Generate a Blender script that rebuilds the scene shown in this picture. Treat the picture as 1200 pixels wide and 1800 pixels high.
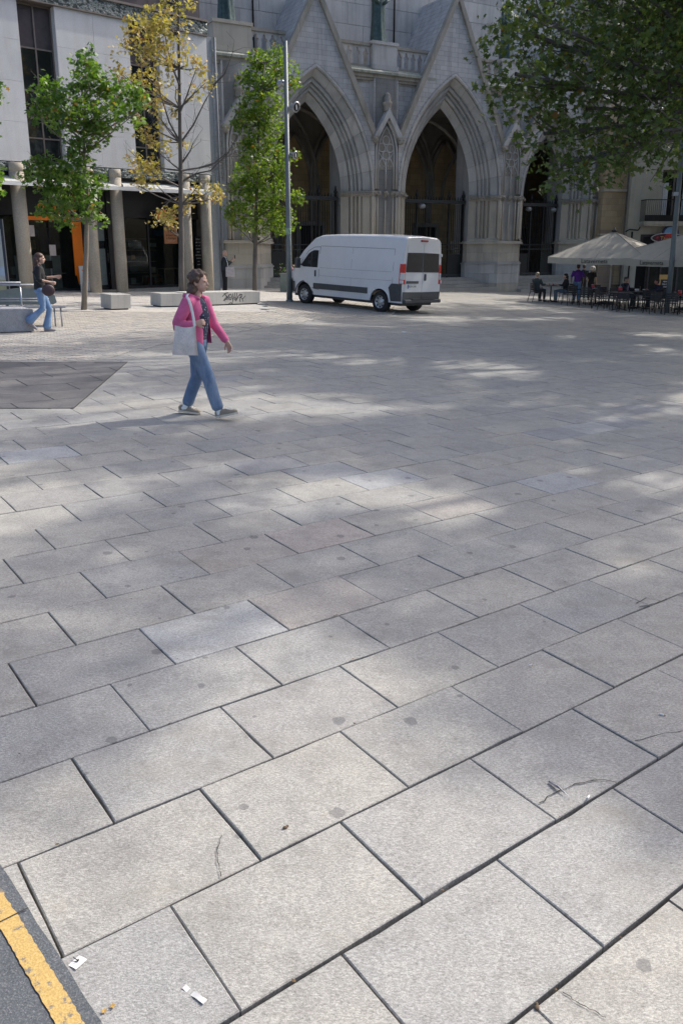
import bpy, bmesh, math, random
import numpy as np
from mathutils import Vector, Matrix, Euler
from math import sin, cos, pi, radians, sqrt, atan2, hypot

for o in list(bpy.data.objects): bpy.data.objects.remove(o)
S = bpy.context.scene
COL = S.collection
R = random.Random(7)

# ------------------------------------------------------------------ camera
F_, PIT, H, SX = 1407.7, .2615, 2.1167, -.040
cd = bpy.data.cameras.new('camera'); cam = bpy.data.objects.new('camera', cd); COL.objects.link(cam)
cam.location = (0, 0, H); cam.rotation_euler = (pi/2 - PIT, 0, 0)
cd.sensor_fit = 'VERTICAL'; cd.sensor_height = 36; cd.sensor_width = 24
cd.lens = F_/1800*36; cd.shift_y = -(900-808.6)/1800
cd.clip_start = .05; cd.clip_end = 3000
S.camera = cam

# ------------------------------------------------------------------ light
SUN_AZ, SUN_EL = radians(36), radians(43)          # azimuth counted from +x towards +y
w = bpy.data.worlds.new('World'); S.world = w; w.use_nodes = True
nt = w.node_tree; bg = nt.nodes['Background']
sky = nt.nodes.new('ShaderNodeTexSky'); sky.sky_type = 'NISHITA'; sky.sun_disc = False
sky.sun_elevation = SUN_EL; sky.sun_rotation = pi/2 - SUN_AZ
sky.air_density = .8; sky.dust_density = 3.5; sky.ozone_density = .5
nt.links.new(sky.outputs[0], bg.inputs[0]); bg.inputs[1].default_value = .15
sd = bpy.data.lights.new('sun', 'SUN'); sd.energy = 2.5; sd.angle = radians(.75); sd.color = (1, .95, .87)
so = bpy.data.objects.new('sun', sd); COL.objects.link(so)
sdir = Vector((cos(SUN_EL)*cos(SUN_AZ), cos(SUN_EL)*sin(SUN_AZ), sin(SUN_EL)))
so.rotation_euler = sdir.to_track_quat('Z', 'Y').to_euler(); so.location = (20, 10, 30)
S.view_settings.view_transform = 'Standard'; S.view_settings.look = 'None'
S.view_settings.gamma = 1; S.view_settings.use_curve_mapping = False
S.view_settings.exposure = .8

# ------------------------------------------------------------------ measuring helpers
_cp, _sp = cos(PIT), sin(PIT)
def ray(px, py):
    x = (px-600)/F_; y2 = (py-808.6)/F_
    y = _cp*y2 + _sp; z = -_sp*y2 + _cp
    return Vector((x, z, -y))
def G(px, py, dz=0):                     # photo pixel -> point on the sloping square
    d = ray(px, py); t = (H-dz)/(SX*d.x - d.z); return Vector((0, 0, H)) + t*d
def at(px, py, Y):                       # photo pixel -> point at distance Y
    d = ray(px, py); return Vector((0, 0, H)) + d*(Y/d.y)
def gz(x, y=0): return SX*x

# ------------------------------------------------------------------ materials
MATS = {}
def _new(name):
    m = bpy.data.materials.new(name); m.use_nodes = True
    nt = m.node_tree; b = nt.nodes['Principled BSDF']; return m, nt, b
def N(nt, t, **kw):
    n = nt.nodes.new(t)
    for k, v in kw.items(): setattr(n, k, v)
    return n
def L(nt, a, b): nt.links.new(a, b)
def ramp(nt, fac, stops):
    r = N(nt, 'ShaderNodeValToRGB'); L(nt, fac, r.inputs[0]); e = r.color_ramp.elements
    while len(e) < len(stops): e.new(.5)
    for q, (p, c) in zip(e, stops): q.position = p; q.color = (*c, 1) if len(c) == 3 else c
    return r.outputs[0]
def mixc(nt, fac, a, b, mode='MIX'):
    m = N(nt, 'ShaderNodeMix', data_type='RGBA', blend_type=mode)
    for s, v in ((m.inputs[0], fac), (m.inputs[6], a), (m.inputs[7], b)):
        if isinstance(v, (int, float)): s.default_value = v
        elif isinstance(v, tuple): s.default_value = (*v, 1)
        else: L(nt, v, s)
    return m.outputs[2]
def noise(nt, vec, scale, detail=4, rough=.6):
    n = N(nt, 'ShaderNodeTexNoise'); n.inputs['Scale'].default_value = scale
    n.inputs['Detail'].default_value = detail; n.inputs['Roughness'].default_value = rough
    if vec: L(nt, vec, n.inputs['Vector'])
    return n.outputs[0]
def bump(nt, b, h, strength=.3, dist=.01):
    n = N(nt, 'ShaderNodeBump'); n.inputs['Strength'].default_value = strength; n.inputs['Distance'].default_value = dist
    L(nt, h, n.inputs['Height']); L(nt, n.outputs[0], b.inputs['Normal'])
def plain(name, col, rough=.6, metal=0, var=.12, scale=8, spec=None, bmp=0):
    if name in MATS: return MATS[name]
    m, nt, b = _new(name); tc = N(nt, 'ShaderNodeTexCoord')
    n = noise(nt, tc.outputs['Object'], scale, 5)
    lo = tuple(c*(1-var) for c in col); hi = tuple(min(1, c*(1+var)) for c in col)
    L(nt, ramp(nt, n, [(.3, lo), (.7, hi)]), b.inputs['Base Color'])
    b.inputs['Roughness'].default_value = rough; b.inputs['Metallic'].default_value = metal
    if spec is not None: b.inputs['Specular IOR Level'].default_value = spec
    if bmp: bump(nt, b, n, bmp, .01)
    MATS[name] = m; return m
def stone(name, c1, c2, dirt=(.17, .168, .16), dirt_amt=.35, speck=60, rough=.85, brick=None, rnd=.1, geo=False):
    """weathered stone: mottled colour, dirt streaks, fine grain; brick=(w,h,mortar) adds fine coursing"""
    m, nt, b = _new(name); tc = N(nt, 'ShaderNodeTexCoord'); vec = tc.outputs['Object']
    n1 = noise(nt, vec, .9, 6); n2 = noise(nt, vec, speck, 3, .7)
    c = ramp(nt, n1, [(.35, c1), (.65, c2)])
    mp = N(nt, 'ShaderNodeMapping'); L(nt, vec, mp.inputs[0]); mp.inputs['Scale'].default_value = (2.2, 2.2, .16)
    n3 = noise(nt, mp.outputs[0], 1.5, 6, .65)
    f = ramp(nt, n3, [(.48, (0, 0, 0)), (.70, (dirt_amt,)*3)])
    c = mixc(nt, f, c, dirt)
    c = mixc(nt, .8, c, ramp(nt, n2, [(.3, (.72,)*3), (.7, (1.15,)*3)]), 'MULTIPLY')
    oi = N(nt, 'ShaderNodeObjectInfo')
    c = mixc(nt, 1.0, c, ramp(nt, oi.outputs['Random'], [(0, (1-rnd,)*3), (.5, (1, 1, 1)), (1, (1+rnd*.7, 1+rnd*.6, 1+rnd*.45))]), 'MULTIPLY')
    h = n2
    if brick:
        sep = N(nt, 'ShaderNodeSeparateXYZ'); L(nt, vec, sep.inputs[0])
        ad = N(nt, 'ShaderNodeMath', operation='ADD'); L(nt, sep.outputs[0], ad.inputs[0]); L(nt, sep.outputs[1], ad.inputs[1])
        cb = N(nt, 'ShaderNodeCombineXYZ'); L(nt, ad.outputs[0], cb.inputs[0]); L(nt, sep.outputs[2], cb.inputs[1])
        br = N(nt, 'ShaderNodeTexBrick'); L(nt, cb.outputs[0], br.inputs['Vector'])
        br.inputs['Scale'].default_value = 1; br.inputs['Brick Width'].default_value = brick[0]; br.inputs['Row Height'].default_value = brick[1]
        br.inputs['Mortar Size'].default_value = brick[2]; br.inputs['Color1'].default_value = (1.06, 1.06, 1.06, 1); br.inputs['Color2'].default_value = (.84, .84, .86, 1)
        br.inputs['Mortar'].default_value = (.62, .61, .6, 1); br.inputs['Mortar Smooth'].default_value = .3
        c = mixc(nt, .85, c, br.outputs[0], 'MULTIPLY')
    L(nt, c, b.inputs['Base Color']); b.inputs['Roughness'].default_value = rough
    bump(nt, b, h, .35, .006)
    MATS[name] = m; return m
def glass(name, tint=(.02, .025, .03), rough=.04, alpha=.55):
    m, nt, b = _new(name)
    tr = N(nt, 'ShaderNodeBsdfTransparent'); tr.inputs[0].default_value = (.75, .8, .8, 1)
    b.inputs['Base Color'].default_value = (*tint, 1); b.inputs['Roughness'].default_value = rough
    b.inputs['Specular IOR Level'].default_value = .8
    mx = N(nt, 'ShaderNodeMixShader'); mx.inputs[0].default_value = alpha
    L(nt, tr.outputs[0], mx.inputs[1]); L(nt, b.outputs[0], mx.inputs[2])
    L(nt, mx.outputs[0], nt.nodes['Material Output'].inputs[0]); MATS[name] = m; return m
def leafmat(name, stops, trans=.35, rough=.45):
    m, nt, b = _new(name)
    at_ = N(nt, 'ShaderNodeAttribute', attribute_name='leafcol')
    c = ramp(nt, at_.outputs['Fac'], stops)
    L(nt, c, b.inputs['Base Color']); b.inputs['Roughness'].default_value = rough
    t = N(nt, 'ShaderNodeBsdfTranslucent')
    c2 = mixc(nt, 1.0, c, (1.9, 2.1, .8), 'MULTIPLY'); L(nt, c2, t.inputs[0])
    mx = N(nt, 'ShaderNodeMixShader'); mx.inputs[0].default_value = trans
    L(nt, b.outputs[0], mx.inputs[1]); L(nt, t.outputs[0], mx.inputs[2])
    L(nt, mx.outputs[0], nt.nodes['Material Output'].inputs[0]); MATS[name] = m; return m

def granite(name, base, rnd=.13, warm=.04):
    """flamed granite paving: crystal speckle, blotches, gum spots, faint foliation"""
    m, nt, b = _new(name); tc = N(nt, 'ShaderNodeTexCoord'); geo = N(nt, 'ShaderNodeNewGeometry'); vec = geo.outputs['Position']
    oi = N(nt, 'ShaderNodeObjectInfo')
    big = noise(nt, vec, .55, 5, .6); mid = noise(nt, vec, 6, 10, .8)
    mp = N(nt, 'ShaderNodeMapping'); L(nt, vec, mp.inputs[0]); mp.inputs['Rotation'].default_value = (0, 0, -.646); mp.inputs['Scale'].default_value = (1, 2.2, 1)
    fine = noise(nt, mp.outputs[0], 75, 4, .8); grain = noise(nt, vec, 260, 2, .6)
    c = ramp(nt, fine, [(.33, tuple(x*.60 for x in base)), (.5, base), (.66, tuple(x*1.42 for x in base))])
    c = mixc(nt, .85, c, ramp(nt, grain, [(.35, (.75,)*3), (.65, (1.22,)*3)]), 'MULTIPLY')
    c = mixc(nt, .9, c, ramp(nt, mid, [(.3, (.74, .735, .73)), (.52, (1, 1, 1)), (.72, (1.14, 1.12, 1.08))]), 'MULTIPLY')
    c = mixc(nt, .8, c, ramp(nt, big, [(.35, (.87, .88, .9)), (.65, (1.07, 1.05, 1.02))]), 'MULTIPLY')
    stain = ramp(nt, noise(nt, vec, 1.9, 7, .75), [(.55, (0, 0, 0)), (.72, (.62,)*3)])
    c = mixc(nt, stain, c, tuple(x*.55 for x in (base[0], base[1]*.97, base[2]*.92)))
    c = mixc(nt, 1.0, c, ramp(nt, oi.outputs['Random'], [(0, (1-rnd, 1-rnd, 1-rnd*.8)), (.35, (.97, .98, 1.0)), (.7, (1.03, 1.02, 1.0)), (1, (1+rnd*.6+warm, 1+rnd*.5, 1+rnd*.3))]), 'MULTIPLY')
    mp2 = N(nt, 'ShaderNodeMapping'); L(nt, vec, mp2.inputs[0]); mp2.inputs['Rotation'].default_value = (0, 0, .9); mp2.inputs['Scale'].default_value = (1, 3.2, 1)
    smear = ramp(nt, noise(nt, mp2.outputs[0], 1.1, 8, .72), [(.52, (0, 0, 0)), (.70, (.42,)*3)]); c = mixc(nt, smear, c, tuple(x*.62 for x in (base[0]*1.04, base[1]*.98, base[2]*.86)))
    pale = ramp(nt, noise(nt, vec, 3.3, 8, .75), [(.58, (0, 0, 0)), (.74, (.35,)*3)]); c = mixc(nt, pale, c, tuple(min(1, x*1.35) for x in base))
    # trodden-in chewing gum
    vo = N(nt, 'ShaderNodeTexVoronoi'); vo.voronoi_dimensions = '2D'; vo.inputs['Scale'].default_value = 3.1; L(nt, vec, vo.inputs['Vector'])
    wob = noise(nt, vec, 30, 3, .6)
    ad = N(nt, 'ShaderNodeMath', operation='MULTIPLY_ADD'); L(nt, wob, ad.inputs[0]); ad.inputs[1].default_value = .11; L(nt, vo.outputs['Distance'], ad.inputs[2])
    sepc = N(nt, 'ShaderNodeSeparateColor'); L(nt, vo.outputs['Color'], sepc.inputs[0])
    # radius differs per cell, many cells have none
    rr = ramp(nt, sepc.outputs[0], [(.45, (0, 0, 0)), (1, (.165,)*3)])
    df = N(nt, 'ShaderNodeMath', operation='SUBTRACT'); L(nt, rr, df.inputs[0]); L(nt, ad.outputs[0], df.inputs[1])
    gum = ramp(nt, df.outputs[0], [(0.0, (0, 0, 0)), (.012, (.55,)*3)])
    c = mixc(nt, gum, c, (.10, .10, .105))
    L(nt, c, b.inputs['Base Color']); b.inputs['Roughness'].default_value = .72; b.inputs['Specular IOR Level'].default_value = .4
    hh = mixc(nt, .45, fine, grain)
    bump(nt, b, hh, .55, .004)
    MATS[name] = m; return m

# ------------------------------------------------------------------ mesh helpers
class MB:
    def __init__(s): s.v = []; s.f = []; s.sm = []
    def add(s, vs, fs, smooth=False):
        o = len(s.v); s.v += [tuple(v) for v in vs]; s.f += [tuple(i+o for i in f) for f in fs]; s.sm += [smooth]*len(fs); return s
    def box(s, cx, cy, cz, sx, sy, sz, rz=0, rot=None):
        vs = []
        for x, y, z in ((-1,-1,-1),(1,-1,-1),(1,1,-1),(-1,1,-1),(-1,-1,1),(1,-1,1),(1,1,1),(-1,1,1)):
            p = Vector((x*sx/2, y*sy/2, z*sz/2))
            if rot: p = rot @ p
            if rz: p = Matrix.Rotation(rz, 3, 'Z') @ p
            vs.append((p.x+cx, p.y+cy, p.z+cz))
        return s.add(vs, [(0,3,2,1),(4,5,6,7),(0,1,5,4),(1,2,6,5),(2,3,7,6),(3,0,4,7)])
    def b2(s, x0, x1, y0, y1, z0, z1): return s.box((x0+x1)/2, (y0+y1)/2, (z0+z1)/2, x1-x0, y1-y0, z1-z0)
    def prism(s, poly, z0, z1):
        n = len(poly); a = sum(poly[i][0]*poly[(i+1) % n][1]-poly[(i+1) % n][0]*poly[i][1] for i in range(n))
        if a < 0: poly = poly[::-1]
        vs = [(x, y, z0) for x, y in poly]+[(x, y, z1) for x, y in poly]
        return s.add(vs, [tuple(range(n))[::-1], tuple(range(n, 2*n))]+[(i, (i+1) % n, n+(i+1) % n, n+i) for i in range(n)])
    def prismy(s, poly, y0, y1):          # polygon in xz, extruded along y
        n = len(poly)
        a = sum(poly[i][0]*poly[(i+1) % n][1]-poly[(i+1) % n][0]*poly[i][1] for i in range(n))
        if a < 0: poly = poly[::-1]
        vs = [(x, y0, z) for x, z in poly]+[(x, y1, z) for x, z in poly]
        return s.add(vs, [tuple(range(n)), tuple(range(n, 2*n))[::-1]]+[(i, n+i, n+(i+1) % n, (i+1) % n) for i in range(n)])
    def tube(s, pts, rad, n=8, cap=True):
        pts = [Vector(p) for p in pts]; rs = rad if isinstance(rad, (list, tuple)) else [rad]*len(pts)
        t = (pts[1]-pts[0]).normalized(); u = t.orthogonal().normalized(); vs = []; 
        for i, p in enumerate(pts):
            if i == 0: d = pts[1]-p
            elif i == len(pts)-1: d = p-pts[i-1]
            else: d = (pts[i+1]-pts[i-1])
            d.normalize(); u = (u-d*u.dot(d)); u = u.normalized() if u.length > 1e-6 else d.orthogonal().normalized(); q = d.cross(u)
            for k in range(n):
                a = 2*pi*k/n; vs.append(p+(u*cos(a)+q*sin(a))*rs[i])
        fs = [(i*n+k, i*n+(k+1) % n, (i+1)*n+(k+1) % n, (i+1)*n+k) for i in range(len(pts)-1) for k in range(n)]
        s.add(vs, fs, n > 4)
        if cap:
            o = len(s.v)-len(vs); s.f += [tuple(o+k for k in range(n))[::-1], tuple(o+(len(pts)-1)*n+k for k in range(n))]; s.sm += [False, False]
        return s
    def lathe(s, prof, n=20, cx=0, cy=0, cz=0):
        vs = [(cx+r*cos(2*pi*k/n), cy+r*sin(2*pi*k/n), cz+z) for r, z in prof for k in range(n)]
        fs = [(i*n+k, i*n+(k+1) % n, (i+1)*n+(k+1) % n, (i+1)*n+k) for i in range(len(prof)-1) for k in range(n)]
        s.add(vs, fs, True); o = len(s.v)-len(vs)
        s.f += [tuple(o+k for k in range(n))[::-1], tuple(o+(len(prof)-1)*n+k for k in range(n))]; s.sm += [False]*2
        return s
    def grid(s, pts, smooth=True):         # pts[i][j]
        n, m = len(pts), len(pts[0])
        return s.add([p for r in pts for p in r], [(i*m+j, i*m+j+1, (i+1)*m+j+1, (i+1)*m+j) for i in range(n-1) for j in range(m-1)], smooth)
    def ell(s, c, r, n=12, m=8, rot=None):
        vs = []
        for i in range(m+1):
            a = -pi/2+pi*i/m
            for k in range(n):
                p = Vector((r[0]*cos(a)*cos(2*pi*k/n), r[1]*cos(a)*sin(2*pi*k/n), r[2]*sin(a)))
                if rot: p = rot @ p
                vs.append(p+Vector(c))
        return s.add(vs, [(i*n+k, i*n+(k+1) % n, (i+1)*n+(k+1) % n, (i+1)*n+k) for i in range(m) for k in range(n)], True)
    def mesh(s, name, m=None):
        me = bpy.data.meshes.new(name); me.from_pydata([tuple(v) for v in s.v], [], s.f)
        me.polygons.foreach_set('use_smooth', s.sm); me.update()
        if m: me.materials.append(m)
        return me
    def build(s, name, m=None, parent=None, bevel=0, label=None):
        o = bpy.data.objects.new(name, s.mesh(name, m)); COL.objects.link(o)
        if parent: o.parent = parent
        if label: o['label'] = label
        if bevel:
            md = o.modifiers.new('bevel', 'BEVEL'); md.width = bevel; md.segments = 2; md.limit_method = 'ANGLE'; md.angle_limit = .6
        return o
def build_each(mb, name, m, parent, **kw):
    """every connected piece of the builder becomes an object of its own"""
    par = list(range(len(mb.v)))
    def find(a):
        while par[a] != a: par[a] = par[par[a]]; a = par[a]
        return a
    for f in mb.f:
        for i in f[1:]: par[find(i)] = find(f[0])
    groups = {}
    for f, sm in zip(mb.f, mb.sm): groups.setdefault(find(f[0]), []).append((f, sm))
    out = []
    for fs in groups.values():
        q = MB(); ids = sorted({i for f, _ in fs for i in f}); mp = {a: b for b, a in enumerate(ids)}
        q.v = [mb.v[i] for i in ids]; q.f = [tuple(mp[i] for i in f) for f, _ in fs]; q.sm = [s_ for _, s_ in fs]; out.append(q.build(name, m, parent, **kw))
    return out
def tag(o, label=None, cat=None, group=None, kind=None):
    if label: o['label'] = label
    if cat: o['category'] = cat
    if group: o['group'] = group
    if kind: o['kind'] = kind
    return o
def thing(name, label, cat, loc=(0,0,0), rz=0, group=None, tilt=False):
    o = bpy.data.objects.new(name, None); COL.objects.link(o); o.empty_display_size = .2; o.location = loc
    if tilt: o.rotation_euler = (Matrix.Rotation(math.atan(-SX), 3, 'Y') @ Matrix.Rotation(rz, 3, 'Z')).to_euler()
    else: o.rotation_euler = (0, 0, rz)
    return tag(o, label, cat, group)
def part(name, mesh, parent, loc=(0,0,0), rz=0, mat=None):
    o = bpy.data.objects.new(name, mesh); COL.objects.link(o); o.parent = parent; o.location = loc; o.rotation_euler = (0,0,rz); return o
def copy_tree(src, parent=None):
    c = src.copy(); COL.objects.link(c); c.parent = parent
    for ch in src.children: copy_tree(ch, c)
    return c
def clip(poly, a, b, c):                  # keep a*x+b*y+c >= 0
    out = []
    for i in range(len(poly)):
        p, q = poly[i], poly[(i+1) % len(poly)]
        dp, dq = a*p[0]+b*p[1]+c, a*q[0]+b*q[1]+c
        if dp >= 0: out.append(p)
        if (dp >= 0) != (dq >= 0):
            t = dp/(dp-dq); out.append((p[0]+t*(q[0]-p[0]), p[1]+t*(q[1]-p[1])))
    return out
def textmesh(txt, size, m, extrude=.004, align='CENTER', sx=1):
    cu = bpy.data.curves.new('lettering', 'FONT'); cu.body = txt; cu.size = size; cu.extrude = extrude
    cu.align_x = align; cu.align_y = 'CENTER'; cu.resolution_u = 2
    t = bpy.data.objects.new('tmp', cu); COL.objects.link(t)
    dg = bpy.context.evaluated_depsgraph_get(); me = bpy.data.meshes.new_from_object(t.evaluated_get(dg))
    bpy.data.objects.remove(t); me.name = 'lettering'
    me.materials.clear(); me.materials.append(m)
    co = np.empty(len(me.vertices)*3); me.vertices.foreach_get('co', co); co[0::3] *= sx; me.vertices.foreach_set('co', co)
    return me
def remesh(mb, voxel, smooth=4, m=None, name='body'):
    me = mb.mesh('tmp'); o = bpy.data.objects.new('tmp', me); COL.objects.link(o)
    md = o.modifiers.new('r', 'REMESH'); md.mode = 'VOXEL'; md.voxel_size = voxel; md.use_smooth_shade = True
    if smooth:
        sm = o.modifiers.new('s', 'SMOOTH'); sm.iterations = smooth; sm.factor = .5
    dg = bpy.context.evaluated_depsgraph_get(); out = bpy.data.meshes.new_from_object(o.evaluated_get(dg))
    bpy.data.objects.remove(o); out.name = name; out.materials.clear()
    if m: out.materials.append(m)
    return out
# ================================================================== GROUND
M_slab = granite('granite_paving', (.332, .325, .304), rnd=.09, warm=.0)
M_slab_blue = granite('bluish_granite', (.37, .375, .372), rnd=.03, warm=0)
M_slab_dark = granite('dark_bluish_granite', (.295, .295, .295), rnd=.03, warm=0)
M_slab_pink = granite('pinkish_granite', (.35, .33, .305), rnd=.03)
M_slab_light = granite('light_granite', (.50, .49, .47), rnd=.05)
M_inset = granite('dark_slate_paving', (.135, .132, .134), rnd=.08, warm=0)
M_joint = plain('joint_dirt', (.035, .032, .03), .95, bmp=.5, scale=90)
def asphalt():
    m, nt, b = _new('asphalt'); geo = N(nt, 'ShaderNodeNewGeometry'); v = geo.outputs['Position']
    a = noise(nt, v, 170, 3, .8); c = noise(nt, v, 3, 4)
    col = ramp(nt, a, [(.3, (.05, .055, .062)), (.55, (.105, .115, .125)), (.72, (.27, .27, .27))])
    col = mixc(nt, .8, col, ramp(nt, c, [(.3, (.85,)*3), (.7, (1.1,)*3)]), 'MULTIPLY')
    L(nt, col, b.inputs['Base Color']); b.inputs['Roughness'].default_value = .85; bump(nt, b, a, .7, .004); return m
def roadpaint():
    m, nt, b = _new('yellow_road_paint'); geo = N(nt, 'ShaderNodeNewGeometry'); v = geo.outputs['Position']
    a = noise(nt, v, 150, 3, .8); w_ = noise(nt, v, 24, 6, .75)
    col = ramp(nt, a, [(.3, (.36, .23, .07)), (.6, (.56, .385, .135)), (.8, (.62, .47, .24))])
    wear = ramp(nt, w_, [(.56, (0, 0, 0)), (.60, (.85,)*3)])
    col = mixc(nt, wear, col, (.13, .13, .135))
    L(nt, col, b.inputs['Base Color']); b.inputs['Roughness'].default_value = .75; bump(nt, b, a, .5, .003); return m
M_asph = asphalt(); M_yel = roadpaint()
TILT = math.atan(-SX)
# base sheet reaching the horizon
ground = MB(); ground.add([(-900, -300, -.045), (900, -300, -.045), (900, 1500, -.045), (-900, 1500, -.045)], [(0, 1, 2, 3)])
g = ground.build('ground', M_joint); g.rotation_euler = (0, TILT, 0); g['kind'] = 'structure'
g.location = (0, 0, 0)
paving = bpy.data.objects.new('plaza_paving', None); COL.objects.link(paving); paving.rotation_euler = (0, TILT, 0); paving['kind'] = 'structure'
YAW, U0, V0, LS, WS = .6459, .279, 1.6295, .70, .70/1.4916
cy_, sy_ = cos(YAW), sin(YAW)
def uv2xy(U, V): return (U0+U*LS*cy_-V*WS*sy_, V0+U*LS*sy_+V*WS*cy_)
def proj(x, y, z=None):
    z = SX*x if z is None else z
    yy = -(z-H); y2 = _cp*yy-_sp*y; z2 = _sp*yy+_cp*y
    if z2 < .1: return (-9999, 9999, 1)
    return (600+F_*x/z2, 808.6+F_*y2/z2, z2)
# asphalt edge line (world): through these ground points
e0, e1 = G(0, 1520), G(180, 1800); ex, ey = e1.x-e0.x, e1.y-e0.y; el = hypot(ex, ey); ex /= el; ey /= el
ea, eb = -ey, ex; 
if ea*0+eb*5 < 0: ea, eb = -ea, -eb
ec = -(ea*e0.x+eb*e0.y)
def slab_mesh(poly, mat, rr, name='slab', th=.04, fine=True):
    """slab with slightly ragged arris; local coords"""
    n = len(poly); pts = []
    for i in range(n):
        p, q = poly[i], poly[(i+1) % n]; l = hypot(q[0]-p[0], q[1]-p[1])
        k = max(1, int(l/.12)) if fine else 1
        nx, ny = (q[1]-p[1])/max(l, 1e-6), -(q[0]-p[0])/max(l, 1e-6)
        for j in range(k):
            t = j/k; e = rr.uniform(-.0016, .0012) if j and fine else 0
            if fine and j and rr.random() < .06: e = -.005
            pts.append((p[0]+(q[0]-p[0])*t+nx*e, p[1]+(q[1]-p[1])*t+ny*e))
    m_ = len(pts); cx = sum(p[0] for p in pts)/m_; cyy = sum(p[1] for p in pts)/m_
    def ins(p, d):
        dx, dy = p[0]-cx, p[1]-cyy; l = hypot(dx, dy); return (p[0]-dx/l*d, p[1]-dy/l*d)
    b_ = .0035
    vs = [(*ins(p, b_*1.2), 0) for p in pts]+[(*p, -b_) for p in pts]+[(*p, -th) for p in pts]
    fs = [tuple(range(m_))]+[(i+m_, (i+1) % m_+m_, (i+1) % m_, i) for i in range(m_)]+[(i+2*m_, (i+1) % m_+2*m_, (i+1) % m_+m_, i+m_) for i in range(m_)]
    me = bpy.data.meshes.new(name); me.from_pydata(vs, [], fs); me.materials.append(mat); return me
ga = .0032
shared = []
for k in range(6):
    a_ = [ (-LS/2+ga, -WS/2+ga*R.uniform(.8, 2.0)), (LS/2-ga, -WS/2+ga*R.uniform(.8, 2.0)), (LS/2-ga, WS/2-ga), (-LS/2+ga, WS/2-ga) ]
    shared.append(slab_mesh(a_, M_slab, R))
special = {}
for (px, py), mm in {(375, 1108): M_slab_blue, (670, 847): M_slab_blue, (80, 800): M_slab_blue, (465, 822): M_slab_dark, (540, 842): M_slab_dark, (1035, 752): M_slab_blue,
                     (430, 970): M_slab_pink, (545, 1060): M_slab_pink, (560, 955): M_slab_pink, (820, 890): M_slab_pink, (1100, 742): M_slab_dark, (950, 757): M_slab_dark, (930, 842): M_slab_blue, (1100, 715): M_slab_dark, (380, 665): M_slab_dark}.items():
    p = G(px, py); dx, dy = p.x-U0, p.y-V0
    u = (dx*cy_+dy*sy_)/LS; v = (-dx*sy_+dy*cy_)/WS; k = int(math.floor(v)); off = 0 if k % 2 == 0 else .5
    special[(k, math.floor(u-off))] = mm
# paver field outline (left, far) and pale strip by the buildings, in world xy
bp = [G(-60, 634), G(172, 633), G(300, 603), G(420, 583), G(560, 562), G(700, 553)]
def in_pavers(x, y):
    if y < 12.2: return False
    a, b, _ = proj(x, y)
    if b > 900: return False
    xs = [-60, 172, 300, 420, 560, 700]; ys = [634, 633, 603, 583, 562, 553]
    if a > 700: return False
    yb = np.interp(a, xs, ys); return b < yb
inset = [(-9.0, 12.6), (-5.73, 13.41), (-3.74, 13.99), (-3.37, 9.9), (-4.22, 9.73), (-7.5, 9.15)]
def in_poly(x, y, poly):
    c = False
    for i in range(len(poly)):
        (x1, y1), (x2, y2) = poly[i], poly[i-1]
        if (y1 > y) != (y2 > y) and x < (x2-x1)*(y-y1)/(y2-y1)+x1: c = not c
    return c
cells = []
for k in range(-8, 150):
    off = 0 if k % 2 == 0 else .5
    rs = random.Random(k*13+5); jit = 0 if k < 12 else rs.uniform(-.12, .12)
    for j in range(-60, 110):
        U = j+off+.5+jit; V = k+.5; x, y = uv2xy(U, V)
        if y < .2 or y > 62 or x > 26: continue
        a, b, z = proj(x, y)
        if z < .3 or a < -170 or a > 1400: 
            if z < 1 or a < -500 or a > 1700 or y > 20: continue
        if all(in_pavers(x+dx, y+dy) for dx, dy in ((.5,0),(-.5,0),(0,.5),(0,-.5))): continue
        cells.append((z, k, j, x, y, a, b))
cells.sort()
vis = [c for c in cells if (-120 < c[5] < 1320 and c[6] < 1960) or (c[0] < 4 and -600 < c[5] < 700 and c[6] < 2300)]
top = set((c[1], c[2]) for c in vis[:300])
rr = random.Random(3); far = MB()
for z, k, j, x, y, a, b in cells:
    if (k, j) in top:
        key = (k, j); mat = special.get(key)
        hl, hw = LS/2, WS/2
        d = [ea*(x+sx_*hl*cy_-sz_*hw*sy_)+eb*(y+sx_*hl*sy_+sz_*hw*cy_)+ec for sx_ in (-1, 1) for sz_ in (-1, 1)]
        if max(d) < -.03: continue
        gv = {-1: .008, 0: .010, 1: .007, 2: .005, 4: .0055}.get(k, ga)
        if min(d) < .03 or mat or k in (-1, 0, 1, 2, 4):
            poly = [(-hl+ga, -hw+gv), (hl-ga, -hw+gv), (hl-ga, hw-gv*.8), (-hl+ga, hw-gv*.8)]
            # clip in local frame: world = (x,y)+rot
            la, lb = ea*cy_+eb*sy_, -ea*sy_+eb*cy_; lc = ea*x+eb*y+ec+.05
            poly = clip(poly, la, lb, lc)
            if len(poly) < 3: continue
            me = slab_mesh(poly, mat or M_slab, rr)
        else: me = shared[rr.randrange(6)]
        o = bpy.data.objects.new('slab', me); COL.objects.link(o); o.parent = paving
        o.location = (x+rr.uniform(-.0015, .0015), y+rr.uniform(-.0015, .0015), rr.uniform(-.0028, .0028)); o.rotation_euler = (rr.uniform(-.002, .002), rr.uniform(-.002, .002), YAW+rr.uniform(-.0012, .0012))
    elif not (ea*x+eb*y+ec < .35):
        hl, hw = LS/2-.004, WS/2-.004; zz = rr.uniform(-.002, .002)
        c4 = [(x+sx_*hl*cy_-sz_*hw*sy_, y+sx_*hl*sy_+sz_*hw*cy_) for sx_, sz_ in ((-1,-1),(1,-1),(1,1),(-1,1))]
        far.add([(*p, zz) for p in c4]+[(*p, -.03) for p in c4], [(0,1,2,3),(4,5,1,0),(5,6,2,1),(6,7,3,2),(7,4,0,3)])
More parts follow.
